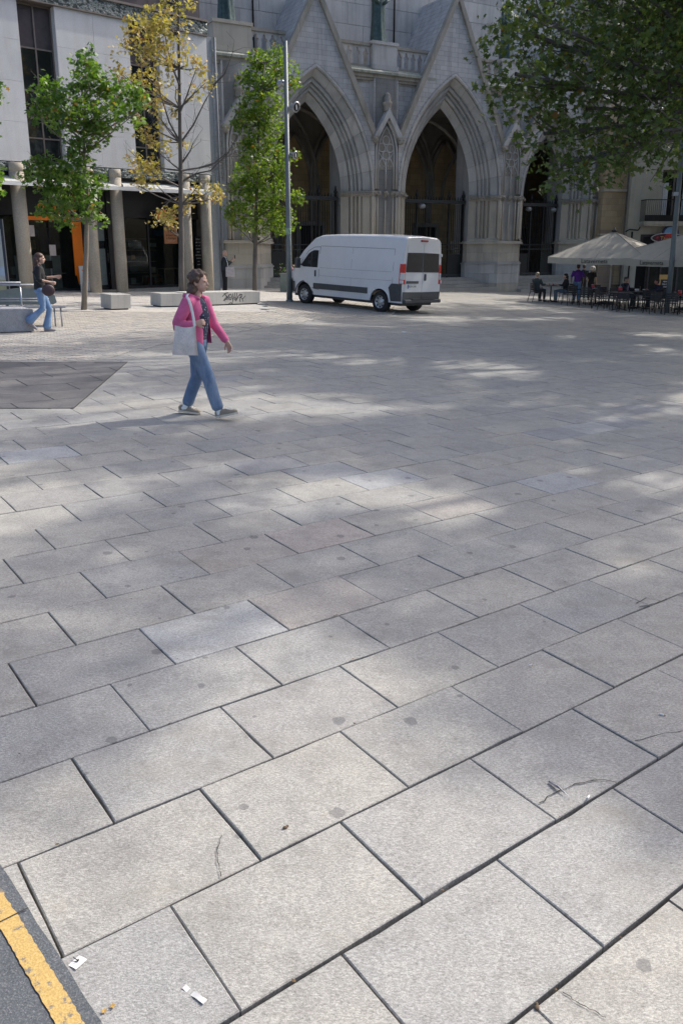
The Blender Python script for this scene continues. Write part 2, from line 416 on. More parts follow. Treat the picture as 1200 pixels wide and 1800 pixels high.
def slab_island(name, base):
    """same granite, tone differing slab by slab through a stored per-slab value"""
    m = granite(name, base).copy(); return m
def paint_islands(me, n_per, lo=-1, seed=1, name='tone'):
    rs = np.random.RandomState(seed); nf = len(me.polygons)//n_per; a = me.attributes.new(name, 'FLOAT', 'FACE')
    a.data.foreach_set('value', np.repeat(rs.rand(nf), n_per))
M_far = granite('granite_paving_far', (.332, .325, .304), rnd=.09, warm=.0)
def swap_random(m, attr):
    nt = m.node_tree
    for n in list(nt.nodes):
        if n.bl_idname == 'ShaderNodeObjectInfo':
            a = N(nt, 'ShaderNodeAttribute', attribute_name=attr)
            for l in list(nt.links):
                if l.from_node == n: nt.links.new(a.outputs['Fac'], l.to_socket)
            nt.nodes.remove(n)
swap_random(M_far, 'tone')
fo = far.build('distant_slabs', M_far, paving); paint_islands(fo.data, 5); fo['kind'] = 'stuff'
# asphalt road corner with yellow line
ang = atan2(ey, ex)
road = MB(); o0 = Vector((e0.x, e0.y)); di = Vector((ex, ey)); no = Vector((-ea, -eb))
def rp(s, d): p = o0+di*s+no*d; return (p.x, p.y)
edge = [rp(-4+i*.06, .0015*sin(i*.9)+R.uniform(-.0015, .0015)) for i in range(150)]
poly = edge+[rp(5, 6), rp(-4, 6)]
road.add([(*p, .0045) for p in poly], [tuple(range(len(poly)))] if sum(poly[i][0]*poly[(i+1)%len(poly)][1]-poly[(i+1)%len(poly)][0]*poly[i][1] for i in range(len(poly))) > 0 else [tuple(range(len(poly)))[::-1]])
ro = road.build('road', M_asph); ro.rotation_euler = (0, TILT, 0); ro['kind'] = 'structure'
# yellow line measured at its two edges
ya, yb_ = G(0, 1572), G(155, 1800); yc, yd = G(0, 1640), G(100, 1800)
def off(p): v = Vector((p.x, p.y))-o0; return v.dot(no), v.dot(di)
d_in = (off(ya)[0]+off(yb_)[0])/2; d_out = (off(yc)[0]+off(yd)[0])/2
yl = MB(); A_ = []; B_ = []
sj = off(G(25, 1605))[1]
for i in range(601):
    s_ = -4+i*.015; 
    A_.append(rp(s_, d_in+R.uniform(-.003, .003))); B_.append(rp(s_, d_out+R.uniform(-.002, .002)))
vs = [(*p, .0085) for p in A_]+[(*p, .0085) for p in B_]; n_ = len(A_)
yl.add(vs, [(i, i+1, n_+i+1, n_+i) for i in range(n_-1)])
yo = yl.build('yellow_line', M_yel, ro); 
if yo.data.polygons[0].normal.z < 0: yo.data.flip_normals()
# dark inset square
ins = MB(); ip = [Vector(p) for p in inset]
dsq = bpy.data.objects.new('dark_paved_square', None); COL.objects.link(dsq); dsq.rotation_euler = (0, TILT, 0); dsq['kind'] = 'structure'
M_kerb = granite('inset_edging', (.42, .41, .39), rnd=.03)
bb = MB(); bb.prism([tuple(p) for p in ip], -.03, .004); bb.build('bedding', M_joint, dsq)
cen = sum(ip, Vector((0, 0)))/len(ip)
dirs = (ip[2]-ip[1]).normalized(); 
def fullclip(poly):
    q = [tuple(p) for p in ip]
    if sum(q[i][0]*q[(i+1) % len(q)][1]-q[(i+1) % len(q)][0]*q[i][1] for i in range(len(q))) < 0: q = q[::-1]
    for i in range(len(q)):
        (x1, y1), (x2, y2) = q[i], q[(i+1) % len(q)]; l = hypot(x2-x1, y2-y1); a, b = -(y2-y1)/l, (x2-x1)/l; c = -(a*x1+b*y1)-.01
        poly = clip(poly, a, b, c)
        if len(poly) < 3: return []
    return poly
for k in range(-14, 14):
    for j in range(-8, 9):
        U = j+(.5 if k % 2 else 0); V = k
        hl, hw = .55, .29; th = YAW+.0
        x, y = -5+U*1.1*cos(th)-V*.58*sin(th), 12+U*1.1*sin(th)+V*.58*cos(th)
        c4 = [(x+a_*(hl-.006)*cos(th)-b_*(hw-.006)*sin(th), y+a_*(hl-.006)*sin(th)+b_*(hw-.006)*cos(th)) for a_, b_ in ((-1,-1),(1,-1),(1,1),(-1,1))]
        c4 = fullclip(c4)
        if len(c4) < 3 or abs(sum(c4[i][0]*c4[(i+1)%len(c4)][1]-c4[(i+1)%len(c4)][0]*c4[i][1] for i in range(len(c4)))) < .02: continue
        me = slab_mesh(c4, M_inset, rr, 'slab', .02, False); o = bpy.data.objects.new('slab', me); COL.objects.link(o); o.parent = dsq; o.location = (0, 0, .010+rr.uniform(-.0015, .0015))
# small pavers, upper left
M_pav = granite('small_paver_granite', (.40, .38, .345), rnd=.18); swap_random(M_pav, 'tone')
pv = MB(); th = YAW+.02
def strip_edge(x, y):                     # pale strip in front of the buildings begins here
    a, b, _ = proj(x, y)
    return b < 548 if a < 470 else b < 530
for k in range(-10, 300):
    for j in range(-140, 150):
        U = j*.21+(.105 if k % 2 else 0); V = k*.105
        x, y = -6+U*cos(th)-V*sin(th), 12+U*sin(th)+V*cos(th)
        if y < 12 or y > 38: continue
        a, b, z = proj(x, y)
        if a < -60 or a > 690 or not in_pavers(x, y) or strip_edge(x, y): continue
        if in_poly(x, y, inset): continue
        hl, hw = .101, .0485; zz = .008+rr.uniform(-.003, .003)
        c4 = [(x+p*hl*cos(th)-q*hw*sin(th), y+p*hl*sin(th)+q*hw*cos(th)) for p, q in ((-1,-1),(1,-1),(1,1),(-1,1))]
        pv.add([(*p, zz) for p in c4]+[(*p, -.02) for p in c4], [(0,1,2,3),(4,5,1,0),(5,6,2,1),(6,7,3,2),(7,4,0,3)])
po = pv.build('small_pavers', M_pav, paving); paint_islands(po.data, 5, seed=4); po['kind'] = 'stuff'
# pale pavement in front of the buildings
M_pale = granite('pale_pavement_granite', (.47, .455, .43), rnd=.1); swap_random(M_pale, 'tone')
pm = MB(); th = radians(20)
pst = bpy.data.objects.new('pavement', None); COL.objects.link(pst); pst.rotation_euler = (0, TILT, 0); pst['kind'] = 'structure'
for k in range(-20, 90):
    for j in range(-60, 40):
        U = j*.8+(.4 if k % 2 else 0); V = k*.4
        x, y = -6+U*cos(th)-V*sin(th), 24+U*sin(th)+V*cos(th)
        a, b, z = proj(x, y)
        if y < 12 or y > 48 or a < -400 or a > 690 or not in_pavers(x, y) or not strip_edge(x, y): continue
        hl, hw = .396, .196; zz = .010+rr.uniform(-.001, .001)
        c4 = [(x+p*hl*cos(th)-q*hw*sin(th), y+p*hl*sin(th)+q*hw*cos(th)) for p, q in ((-1,-1),(1,-1),(1,1),(-1,1))]
        pm.add([(*p, zz) for p in c4]+[(*p, -.02) for p in c4], [(0,1,2,3),(4,5,1,0),(5,6,2,1),(6,7,3,2),(7,4,0,3)])
o = pm.build('pale_slabs', M_pale, pst); paint_islands(o.data, 5, seed=9); o['kind'] = 'stuff'
# cracks across single slabs: thin irregular grooves filled with dirt
def crack(pxs, wd=.004):
    pts = [G(*p) for p in pxs]; full = []
    for i in range(len(pts)-1):
        for t in (0, .25, .5, .75):
            q = pts[i].lerp(pts[i+1], t); full.append(Vector((q.x+R.uniform(-.004, .004), q.y+R.uniform(-.004, .004))))
    full.append(Vector((pts[-1].x, pts[-1].y))); m_ = MB(); vs = []
    for i, p in enumerate(full):
        d = (full[min(i+1, len(full)-1)]-full[max(i-1, 0)]).normalized(); n = Vector((-d.y, d.x)); w_ = wd*R.uniform(.3, 1)
        vs += [(p.x+n.x*w_, p.y+n.y*w_, .0042), (p.x-n.x*w_, p.y-n.y*w_, .0042)]
    m_.add(vs, [(2*i, 2*i+1, 2*i+3, 2*i+2) for i in range(len(full)-1)])
    o = m_.build('crack', M_joint, paving)
crack([(948, 1414), (962, 1402), (985, 1390), (1010, 1380), (1040, 1374), (1056, 1371), (1083, 1377)], .003)
crack([(1020, 1367), (1048, 1371)], .0015)
crack([(388, 1470), (383, 1497), (384, 1520), (388, 1542)], .0018)
crack([(990, 1745), (1012, 1762), (1036, 1776), (1064, 1790)], .0018)
crack([(1115, 1304), (1160, 1292), (1200, 1286)], .0018)
crack([(1117, 1062), (1135, 1052), (1160, 1057)], .004)
crack([(1122, 1068), (1145, 1063), (1172, 1054)], .004)

for c0, c1 in (((0, 1625), (50, 1600)),):
    p, q = G(*c0), G(*c1); m_ = MB(); d = Vector((q.x-p.x, q.y-p.y)).normalized(); p2 = Vector((p.x, p.y))-d*.6; q2_ = Vector((q.x, q.y)); n = Vector((-d.y, d.x))*.0022
    m_.add([(*(p2-n), .0105), (*(q2_-n), .0105), (*(q2_+n), .0105), (*(p2+n), .0105)], [(0, 1, 2, 3)]); m_.build('crack', M_joint, ro)
# ================================================================== CHURCH
M_st_grey = stone('grey_church_stone', (.41, .405, .40), (.50, .495, .485), dirt_amt=.45, rnd=.16)
M_st_fine = stone('coursed_grey_stone', (.41, .41, .415), (.50, .50, .50), dirt_amt=.45, rnd=.05, brick=(.44, .22, .012))
M_st_warm = stone('warm_church_stone', (.42, .385, .325), (.51, .465, .395), dirt_amt=.4, rnd=.12)
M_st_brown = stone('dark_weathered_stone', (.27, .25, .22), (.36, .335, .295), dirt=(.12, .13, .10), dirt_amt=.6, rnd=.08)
M_st_green = stone('mossy_ledge_stone', (.30, .31, .27), (.40, .41, .37), dirt=(.10, .13, .07), dirt_amt=.8)
M_ochre = stone('ochre_inner_stone', (.42, .30, .16), (.52, .38, .21), dirt_amt=.5, brick=(.7, .33, .012))
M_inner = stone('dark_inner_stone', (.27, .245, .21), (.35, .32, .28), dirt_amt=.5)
M_iron = plain('black_iron', (.018, .02, .022), .5, .3)
M_bronze = plain('patinated_bronze', (.045, .075, .075), .5, .5, var=.4, scale=6)
M_dark = plain('near_black', (.012, .011, .012), .8)  # near-black; the dark of recesses is put into this colour
M_step = stone('step_stone', (.30, .29, .27), (.38, .37, .35), rnd=.1)
CT = radians(29)
ch = thing('cathedral', 'grey stone gothic church front with pointed arches, gables and a balustrade', 'church', (-4.53, 38.26, 0), CT)
ZS = 4.74
CEN = [3.87, 11.72, 19.1]; HW = [3.15, 3.30, 2.72]; APX = [10.2, 10.5, 9.5]
PIER = [(-.85, .72), (7.02, 8.42), (15.02, 16.38), (21.82, 22.85)]
q2 = 1/sqrt(2)
PROF = [(0, 0), (0, .07), (.05, .11), (.12, .11), (.17, .06), (.19, -.06), (.24, 0), (.45, 0), (.68, 0), (.71, -.10), (.77, -.10), (.79, .03), (.84, .08), (.90, .08), (.95, .03), (.97, -.10), (1.03, -.10),
        (1.05, .0), (1.09, .05), (1.14, .05), (1.18, 0), (1.20, -.10), (1.26, -.10), (1.28, .03), (1.33, .08), (1.39, .08), (1.44, .03), (1.46, -.10), (1.52, -.10), (1.55, 0), (1.8, 0), (2.05, 0), (2.08, -.25)]
PROF = [(t*.84, p) for t, p in PROF]
def wd(t, p): return (t*q2 + p*q2, t*q2 - p*q2)          # inward offset, depth
def arch_pt(i, side, w, d, f):
    hw, ap = HW[i], APX[i]; rise = ap-ZS; c = (rise*rise-hw*hw)/(2*hw); Rr = hw+c; r = Rr-w
    fm = math.acos(min(1, c/r)); a = f*fm
    return (CEN[i]+side*(-c+r*cos(a)), d, ZS+r*sin(a))
def jamb_pt(i, side, w, d, z): return (CEN[i]+side*(HW[i]-w), d, z)
for i in range(3):
    for side in (-1, 1):
        nseg = 7
        for s_ in range(nseg):
            mb = MB(); f0, f1 = s_/nseg+.0016, (s_+1)/nseg-(.0016 if s_ < nseg-1 else 0)
            fs = [f0+(f1-f0)*k/4 for k in range(5)]
            pts = [[arch_pt(i, side, *wd(*p), f) for p in PROF] for f in fs]
            mb.grid(pts, True); o = mb.build('voussoir', M_st_grey, ch); o.location.z = 0
            if side > 0: o.data.flip_normals()
            o.data.polygons.foreach_set('use_smooth', [False]*len(o.data.polygons))
        # dark bed behind the voussoir joints
        mb = MB(); pts = [[arch_pt(i, side, *wd(t, p-.03), k/24) for t, p in PROF[:-1]] for k in range(25)]; mb.grid(pts, False)
        # jamb shafts between plinth and capital
        js = MB(); zz = [ZS-.24-.0, 3.6, 2.6]
        js.grid([[jamb_pt(i, side, *wd(*p), z) for p in PROF] for z in (2.5, 3.6, ZS-.26)], False)
        if (i, side) != (0, -1) or True: o = js.build('jamb_shafts', M_st_warm, ch)
        b = mb.build('joint_bed', M_st_brown, ch)
        # carved capital band with leafy knobs
        cb = MB(); CP = [(-.02, .0), (.0, .14), (.2, .17), (.6, .12), (1.1, .12), (1.5, .12), (2.05*.84, .08), (2.08*.84, -.2)]
        cb.grid([[jamb_pt(i, side, *wd(t, p*k), z) for t, p in CP] for z, k in ((ZS-.27, .55), (ZS-.2, .8), (ZS-.05, 1.05), (ZS, 1.05), (ZS+.02, .2))], False)
        rr = random.Random(i*2+side)
        for t in np.arange(.05, 1.72, .13):
            w_, d_ = wd(t, .13+rr.uniform(0, .04)); x, y, z = jamb_pt(i, side, w_, d_, ZS-.13); cb.ell((x, y, z+rr.uniform(-.02, .03)), (.055, .055, .06), 6, 4)
        cb.build('capital', M_st_brown, ch)
        # moulded base on top of the plinth
        bb = MB(); bb.grid([[jamb_pt(i, side, *wd(t, p+e), z) for t, p in ((0, 0), (.3, 0), (.9, 0), (1.4, 0), (1.72, 0), (1.75, -.2))] for z, e in ((2.2, .16), (2.26, .17), (2.32, .10), (2.40, .12), (2.46, .05), (2.52, .0))], False)
        bb.build('moulded_base', M_st_warm, ch)
# solid piers
def footprint(k, e=0):
    a, b = PIER[k]; poly = []
    L_ = [(a-1.22-e, 1.22), (a-e*.7, 0-e)] if k > 0 else [(a-.35-e, .35), (a-e, -e)]
    R_ = [(b+e*.7, 0-e), (b+1.22+e, 1.22)] if k < 3 else [(b+e, -e), (b+e, 1.45)]
    if k == 0: L_ = [(a-e, 2.6), (a-e, -e)]
    return L_+R_+[(R_[-1][0], 2.6)]+([(L_[0][0], 2.6)] if k > 0 else [])
for k in range(4):
    mb = MB(); fp = footprint(k, -.12); mb.prism(fp, 2.3, 9.9); mb.build('pier', M_st_warm if 0 else M_st_grey, ch)
    # plinth stones, course by course, cut at staggered joints
    rr = random.Random(40+k)
    for z0, z1, e, mt in ((-1.2, -.35, .10, M_st_grey), (-.35, .10, .10, M_st_warm), (.10, .62, .10, M_st_grey), (.62, 1.12, .10, M_st_grey), (1.26, 1.74, .0, M_st_warm), (1.74, 2.22, 0, M_st_warm)):
        fp = footprint(k, e); xs = [p[0] for p in fp]; x = min(xs)-.01; cuts = [x]
        x += rr.uniform(.35, .7)
        while x < max(xs)-.3: cuts.append(x); x += rr.uniform(.5, .95)
        cuts.append(max(xs)+.01)
        for c0, c1 in zip(cuts, cuts[1:]):
            q = clip(clip(fp, 1, 0, -(c0+.004)), -1, 0, c1-.004)
            if len(q) > 2:
                mb = MB(); mb.prism(q, z0+.004, z1-.004); mb.build('stone', mt, ch)
    mb = MB(); mb.prism(footprint(k, -.03), -1.2, 2.24); mb.build('plinth_core', M_st_brown, ch)
    mb = MB(); mb.prism(footprint(k, .15), 1.12, 1.18); mb.prism(footprint(k, .07), 1.18, 1.26); mb.build('plinth_ledge', M_st_grey, ch)
    mb = MB(); mb.prism(footprint(k, .16), 2.22, 2.29); mb.prism(footprint(k, .10), 2.29, 2.36); mb.build('plinth_cap', M_st_warm, ch)
    a, b = PIER[k]; cx = (a+b)/2; hw = (b-a)/2
    if k == 0: a0 = -.1; cx = -.0; hw = .68
    # front face with blind tracery niche
    mb = MB(); mb.b2(cx-hw+.02, cx+hw-.02, .12, .3, 2.36, 9.9); mb.build('pier_face', M_st_fine, ch)
    mb = MB()
    for s_ in (-1, 1):
        mb.tube([(cx+s_*(hw-.06), .04, 2.4), (cx+s_*(hw-.06), .04, 4.46)], .06, 10); mb.tube([(cx+s_*(hw-.24), .09, 2.4), (cx+s_*(hw-.24), .09, 4.5)], .05, 8)
    mb.tube([(cx, .08, 2.4), (cx, .08, 4.3)], .045, 8); build_each(mb, 'front_shafts', M_st_warm, ch)
    mb = MB(); rr = random.Random(k)
    for s_ in (-.9, -.6, 0, .6, .9):
        x = cx+s_*hw; mb.lathe([(.06, -.22), (.08, -.15), (.12, -.05), (.13, 0), (.12, .05)], 8, x, .07, ZS-.05)
        for j in range(4): mb.ell((x+rr.uniform(-.1, .1), -.03, ZS-.1+rr.uniform(-.05, .05)), (.05, .05, .05), 6, 4)
    build_each(mb, 'small_capitals', M_st_brown, ch)
    if k == 3: continue
    # lancet frame
    def lancet(hx, z0, zsp, zt, y, r, n=10, xc=None):
        xc = cx if xc is None else xc; rise = zt-zsp; c = (rise*rise-hx*hx)/(2*hx); Rr = hx+c; fm = math.acos(c/Rr); m_ = MB()
        for s_ in (-1, 1): m_.tube([(xc+s_*hx, y, z0)]+[(xc+s_*(-c+Rr*cos(fm*j/n)), y, zsp+Rr*sin(fm*j/n)) for j in range(n+1)], r, 6)
        return m_
    m_ = lancet(.46, ZS+.1, 6.45, 7.75, .05, .05)
    m2 = lancet(.60, ZS+.1, 6.5, 8.05, .02, .055); m_.v, m_.f, m_.sm = m_.v, m_.f, m_.sm
    m_.build('niche_frame', M_st_grey, ch); m2.build('niche_moulding', M_st_grey, ch)
    tr = MB()
    def ring(x, z, r, y=.07, t=.032):
        tr.tube([(x+r*cos(2*pi*j/18), y, z+r*sin(2*pi*j/18)) for j in range(19)], t, 5, False)
    ring(cx, 7.12, .20); ring(cx, 6.42, .20); ring(cx-.235, 6.77, .20); ring(cx+.235, 6.77, .20); 
    for s_ in (-1, 1):
        tr.tube([(cx+s_*.44, .07, 5.9), (cx+s_*.36, .07, 6.12), (cx+s_*.22, .07, 6.3)], .03, 5); tr.tube([(cx, .07, 5.9), (cx+s_*.1, .07, 6.12), (cx+s_*.22, .07, 6.3), (cx+s_*.42, .07, 6.55)], .03, 5)
        for q in (-1, 1): tr.ell((cx+s_*.22+q*.11, .09, 5.92), (.035, .03, .05), 6, 4)
    tr.tube([(cx, .07, ZS+.1), (cx, .07, 6.2)], .035, 6)
    tr.build('tracery', M_st_grey, ch)
    # brown recessed discs of the tracery, slightly behind
    bp_ = MB(); bp_.b2(cx-.44, cx+.44, .10, .117, 5.75, 7.6); bp_.build('tracery_ground', M_st_brown, ch)
    # gablet
    gm = MB()
    for s_ in (-1, 1):
        gm.prismy([(cx, 8.55), (cx, 8.15), (cx+s_*.72, 6.95), (cx+s_*.80, 7.3)], -.22, .3)
    gm.build('gablet', M_st_grey, ch)
    gb = MB()
    for s_ in (-1, 1):
        gb.ell((cx+s_*.72, -.16, 7.05), (.16, .16, .14), 8, 6); gb.ell((cx+s_*.80, -.2, 7.13), (.1, .14, .09), 8, 6); gb.box(cx+s_*.72, -.1, 7.2, .34, .3, .1)
    build_each(gb, 'carved_corbel', M_st_brown, ch)
    fn = MB(); fn.lathe([(.16, 0), (.2, .04), (.17, .1), (.2, .28), (.25, .34), (.24, .42), (.15, .46), (.2, .6), (.12, .66), (.16, .74), (.05, .85)], 8, cx, -.0, 8.42); fn.build('finial', M_st_brown, ch)
# gable fronts over the arches
for i in range(3):
    c, hw, ap = CEN[i], HW[i], [13.35, 14.05, 12.6][i]
    fx, fz = hw+.02, 7.25
    for side in (-1, 1):
        mb = MB(); A_ = [arch_pt(i, side, -.02, 0, k/20) for k in range(21)]
        pts = []
        for k, p in enumerate(A_):
            if p[2] < fz: o_ = (c+side*fx, 0, max(p[2], ZS)) if k < 20 else None
            else:
                t = k/20; k0 = next(j for j, q in enumerate(A_) if q[2] >= fz)/20
                u_ = (t-k0)/(1-k0); o_ = (c+side*fx*(1-u_), 0, fz+(ap-fz)*u_)
            pts.append([(p[0], .0, p[2]), tuple(o_)])
        mb.grid([[q[0], q[1]] for q in pts], False)
        o = mb.build('gable_front', M_st_fine, ch)
        # coping and the sloping flank running back to the wall
        cp = MB(); dx, dz = -fx, ap-fz; l = hypot(dx, dz); nx, nz = dz/l, fx/l
        P0 = (fx, fz-.1); P1 = (0, ap)
        outer = [(c+side*(P0[0]+nx*.16), P0[1]+nz*.16), (c+side*(P1[0]+nx*.0), P1[1]+nz*.16+.12)]
        inner = [(c+side*(P0[0]-nx*.10), P0[1]-nz*.10), (c+side*(P1[0]), P1[1]-.28)]
        cp.prismy([inner[0], outer[0], outer[1], inner[1]], -.14, .16); cp.build('gable_coping', M_st_brown, ch)
        ro_ = MB(); ro_.prismy([(c+side*(P0[0]-.05), P0[1]), (c+side*(P0[0]+nx*.06), P0[1]+nz*.06), (c, ap+.16), (c, ap-.2)], .162, 3.4); ro_.build('gable_flank', M_st_fine, ch)
# spandrel walls between gables and pier niches
mb = MB()
for k in range(4):
    a, b = PIER[k]; mb.prismy([(a-(.05 if k else .15), 5.0), (a-(.1 if k else .15), 7.2), (a-(.6 if k else .15), 8.2), (a-(1.9 if k else .15), 9.9), (b+(1.9 if k < 3 else 0), 9.9), (b+(.6 if k < 3 else 0), 8.2), (b+(.1 if k < 3 else 0), 7.2), (b+.03, 5.0)], .32, .6)
build_each(mb, 'spandrel_wall', M_st_fine, ch)
# cornice and balustrade
def runs(): return [(-.95, .82+1.0), (5.2, 10.2), (13.1, 18.0), (20.6, 23.0)]
BAL = [(-1.0, .75, 1.9), (6.0, 0, 0)]
cn = MB()
for x0, x1 in ((-1.05, 2.6), (5.1, 10.5), (13.0, 17.9), (20.2, 23.1)):
    cn.b2(x0, x1, .18, 2.4, 9.78, 9.9); cn.b2(x0, x1, .10, 2.4, 9.9, 10.06)
build_each(cn, 'cornice', M_st_brown, ch)
cn = MB()
for x0, x1 in ((-1.1, 2.6), (5.1, 10.5), (13.0, 17.9), (20.2, 23.1)): cn.add([(x0, -.02, 10.06), (x1, -.02, 10.06), (x1, -.02, 10.16), (x0, -.02, 10.16), (x0, .5, 10.42), (x1, .5, 10.42), (x0, .5, 10.06), (x1, .5, 10.06)], [(0,1,2,3),(3,2,5,4),(0,3,4,6),(1,7,5,2),(0,6,7,1)])
build_each(cn, 'sloping_ledge', M_st_green, ch)
for k, (x0, x1) in enumerate(((-.95, .82), (7.06, 8.42), (15.0, 16.4), (21.7, 23.0))):
    mb = MB(); mb.b2(x0, x1, .3, 1.6, 10.2, 11.42); mb.b2(x0-.06, x1+.06, .24, 1.7, 11.42, 11.56); mb.b2(x0-.06, x1+.06, .22, 1.7, 10.3, 10.52); build_each(mb, 'statue_pedestal', M_st_warm if k == 0 else M_st_grey, ch)
rails = MB(); frames = MB()
def balust(x0, x1):
    rails.b2(x0, x1, .42, .72, 11.32, 11.46); rails.b2(x0, x1, .46, .68, 10.36, 10.5)
    n = max(1, round((x1-x0)/.44)); st = (x1-x0)/n
    for j in range(n):
        cx = x0+(j+.5)*st; m_ = MB(); hx = st/2
        # stone panel with a trefoil-headed opening, cut as left and right halves
        def half(s_):
            inn = [(.12, 10.5), (.12, 10.92), (.16, 10.97), (.16, 11.03), (.09, 11.07), (.075, 11.13), (.05, 11.2), (0, 11.24)]
            out = [(hx, 10.5), (hx, 10.92), (hx, 10.97), (hx, 11.03), (hx, 11.07), (hx, 11.13), (hx, 11.32), (0, 11.32)]
            m_.grid([[(cx+s_*a[0], .5, a[1]), (cx+s_*b[0], .5, b[1])] for a, b in zip(inn, out)], False)
            m_.grid([[(cx+s_*a[0], .5, a[1]), (cx+s_*a[0], .64, a[1])] for a in inn], False)
        half(-1); half(1)
        o = m_.build('baluster', M_st_grey, ch)
balust(.88, 2.55); balust(5.15, 7.0); balust(8.48, 10.5); balust(13.0, 14.94); balust(16.46, 17.9); balust(20.3, 21.64)
build_each(rails, 'balustrade_rail', M_st_brown, ch)
# upper wall, built of big panels
rr = random.Random(5); z = 9.9; row = 0
while z < 20:
    h = .98; x = -1.0-(row % 2)*.9
    while x < 24.5:
        l = rr.choice([1.9, 2.4, 2.4, 2.9]); mb = MB(); x1 = min(x+l, 24.6)
        mb.b2(max(x, -1.0)+.008, x1-.008, 3.0+rr.uniform(0, .012), 3.6, z+.008, z+h-.008); mb.build('stone', M_st_grey, ch); x += l
    z += h; row += 1
mb = MB(); mb.b2(-1.0, 24.6, 3.5, 4.2, -1, 20); 
for c_ in (0,): pass
o = MB(); o.b2(-1.0, 24.6, 3.06, 3.55, 9.9, 20); build_each(o, 'wall_core', M_st_brown, ch)
o = MB(); 
for x in (2.05, 8.6, 9.9): o.tube([(x, 2.93, 10.2), (x, 2.93, 20)], .045, 6)
build_each(o, 'down_conductor', M_iron, ch)
# flat roof/terrace slab and porch interior
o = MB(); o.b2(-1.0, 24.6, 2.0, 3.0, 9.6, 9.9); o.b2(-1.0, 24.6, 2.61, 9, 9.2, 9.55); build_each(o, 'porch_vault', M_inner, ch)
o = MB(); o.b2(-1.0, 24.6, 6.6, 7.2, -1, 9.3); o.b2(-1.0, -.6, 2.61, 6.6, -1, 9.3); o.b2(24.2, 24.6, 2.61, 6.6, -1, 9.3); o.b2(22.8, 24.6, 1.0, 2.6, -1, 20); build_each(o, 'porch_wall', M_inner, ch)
for i in range(3):
    c = CEN[i]+2.5
    for dx, hx, zt in ((-2.6, .8, 7.2), (-.6, .95, 8.0), (1.7, 1.0, 8.2), (4.0, .8, 7.4)):
        x = c+dx; hw_ = hx; P_ = []
        for k in range(9):
            f = k/8; rise = 2.6; cc = (rise*rise-hw_*hw_)/(2*hw_); Rr = hw_+cc; fm = math.acos(cc/Rr); P_.append((x+(-cc+Rr*cos(fm*f)), zt-2.6+Rr*sin(fm*f)))
        pl_ = [(x-hw_, .2), (x+hw_, .2)]+P_+[(2*x-a, b) for a, b in P_[::-1][1:]]
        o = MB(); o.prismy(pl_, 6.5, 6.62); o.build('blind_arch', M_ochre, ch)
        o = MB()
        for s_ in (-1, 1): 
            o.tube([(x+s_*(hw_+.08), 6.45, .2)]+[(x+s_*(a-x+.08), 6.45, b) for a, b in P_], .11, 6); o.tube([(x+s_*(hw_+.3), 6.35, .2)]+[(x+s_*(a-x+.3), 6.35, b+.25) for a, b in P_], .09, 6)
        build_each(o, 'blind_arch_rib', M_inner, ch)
    o = MB(); o.b2(c-.35, c+1.0, 6.3, 6.48, 0, 3.2); o.build('portal_dark_block', M_dark, ch)  # solid block; the doorway's darkness is put into its colour
    o = MB(); o.b2(c-.55, c+1.2, 6.2, 6.47, 3.22, 3.45); o.b2(c-.6, c-.37, 6.2, 6.47, 0, 3.2); o.b2(c+1.02, c+1.25, 6.2, 6.47, 0, 3.2); build_each(o, 'portal_frame', M_inner, ch)
    # diagonal vault ribs
    o = MB()
    for s_ in (-1, 1):
        for y0, y1 in ((2.7, 6.4), (6.4, 2.7)):
            o.tube([(CEN[i]+s_*3.4*cos(t), y0+(y1-y0)*.5*(1-cos(t)), ZS+4.4*sin(t)) for t in [k*pi/2/10 for k in range(11)]], .1, 6)
    o.build('vault_rib', M_inner, ch)
    # porch floor and steps
    x0, x1 = CEN[i]-HW[i]+.2, CEN[i]+HW[i]-.2
    if i: x0, x1 = PIER[i][1], PIER[i+1][0]
    else: x0, x1 = .72, 7.02
    top_ = .42 if i else .60; g0 = gz(-4.53+CEN[i]*cos(CT))
    n = max(2, int(round((top_-g0)/.165)))
    for s_ in range(n):
        zt = top_-s_*.165; y0 = .9-s_*.34
        o = MB(); o.b2(x0+.02, x1-.02, y0, y0+.4 if s_ else 6.5, zt-.165 if s_ < n-1 else -1.2, zt-.002*s_); o.build('step', M_step, ch)
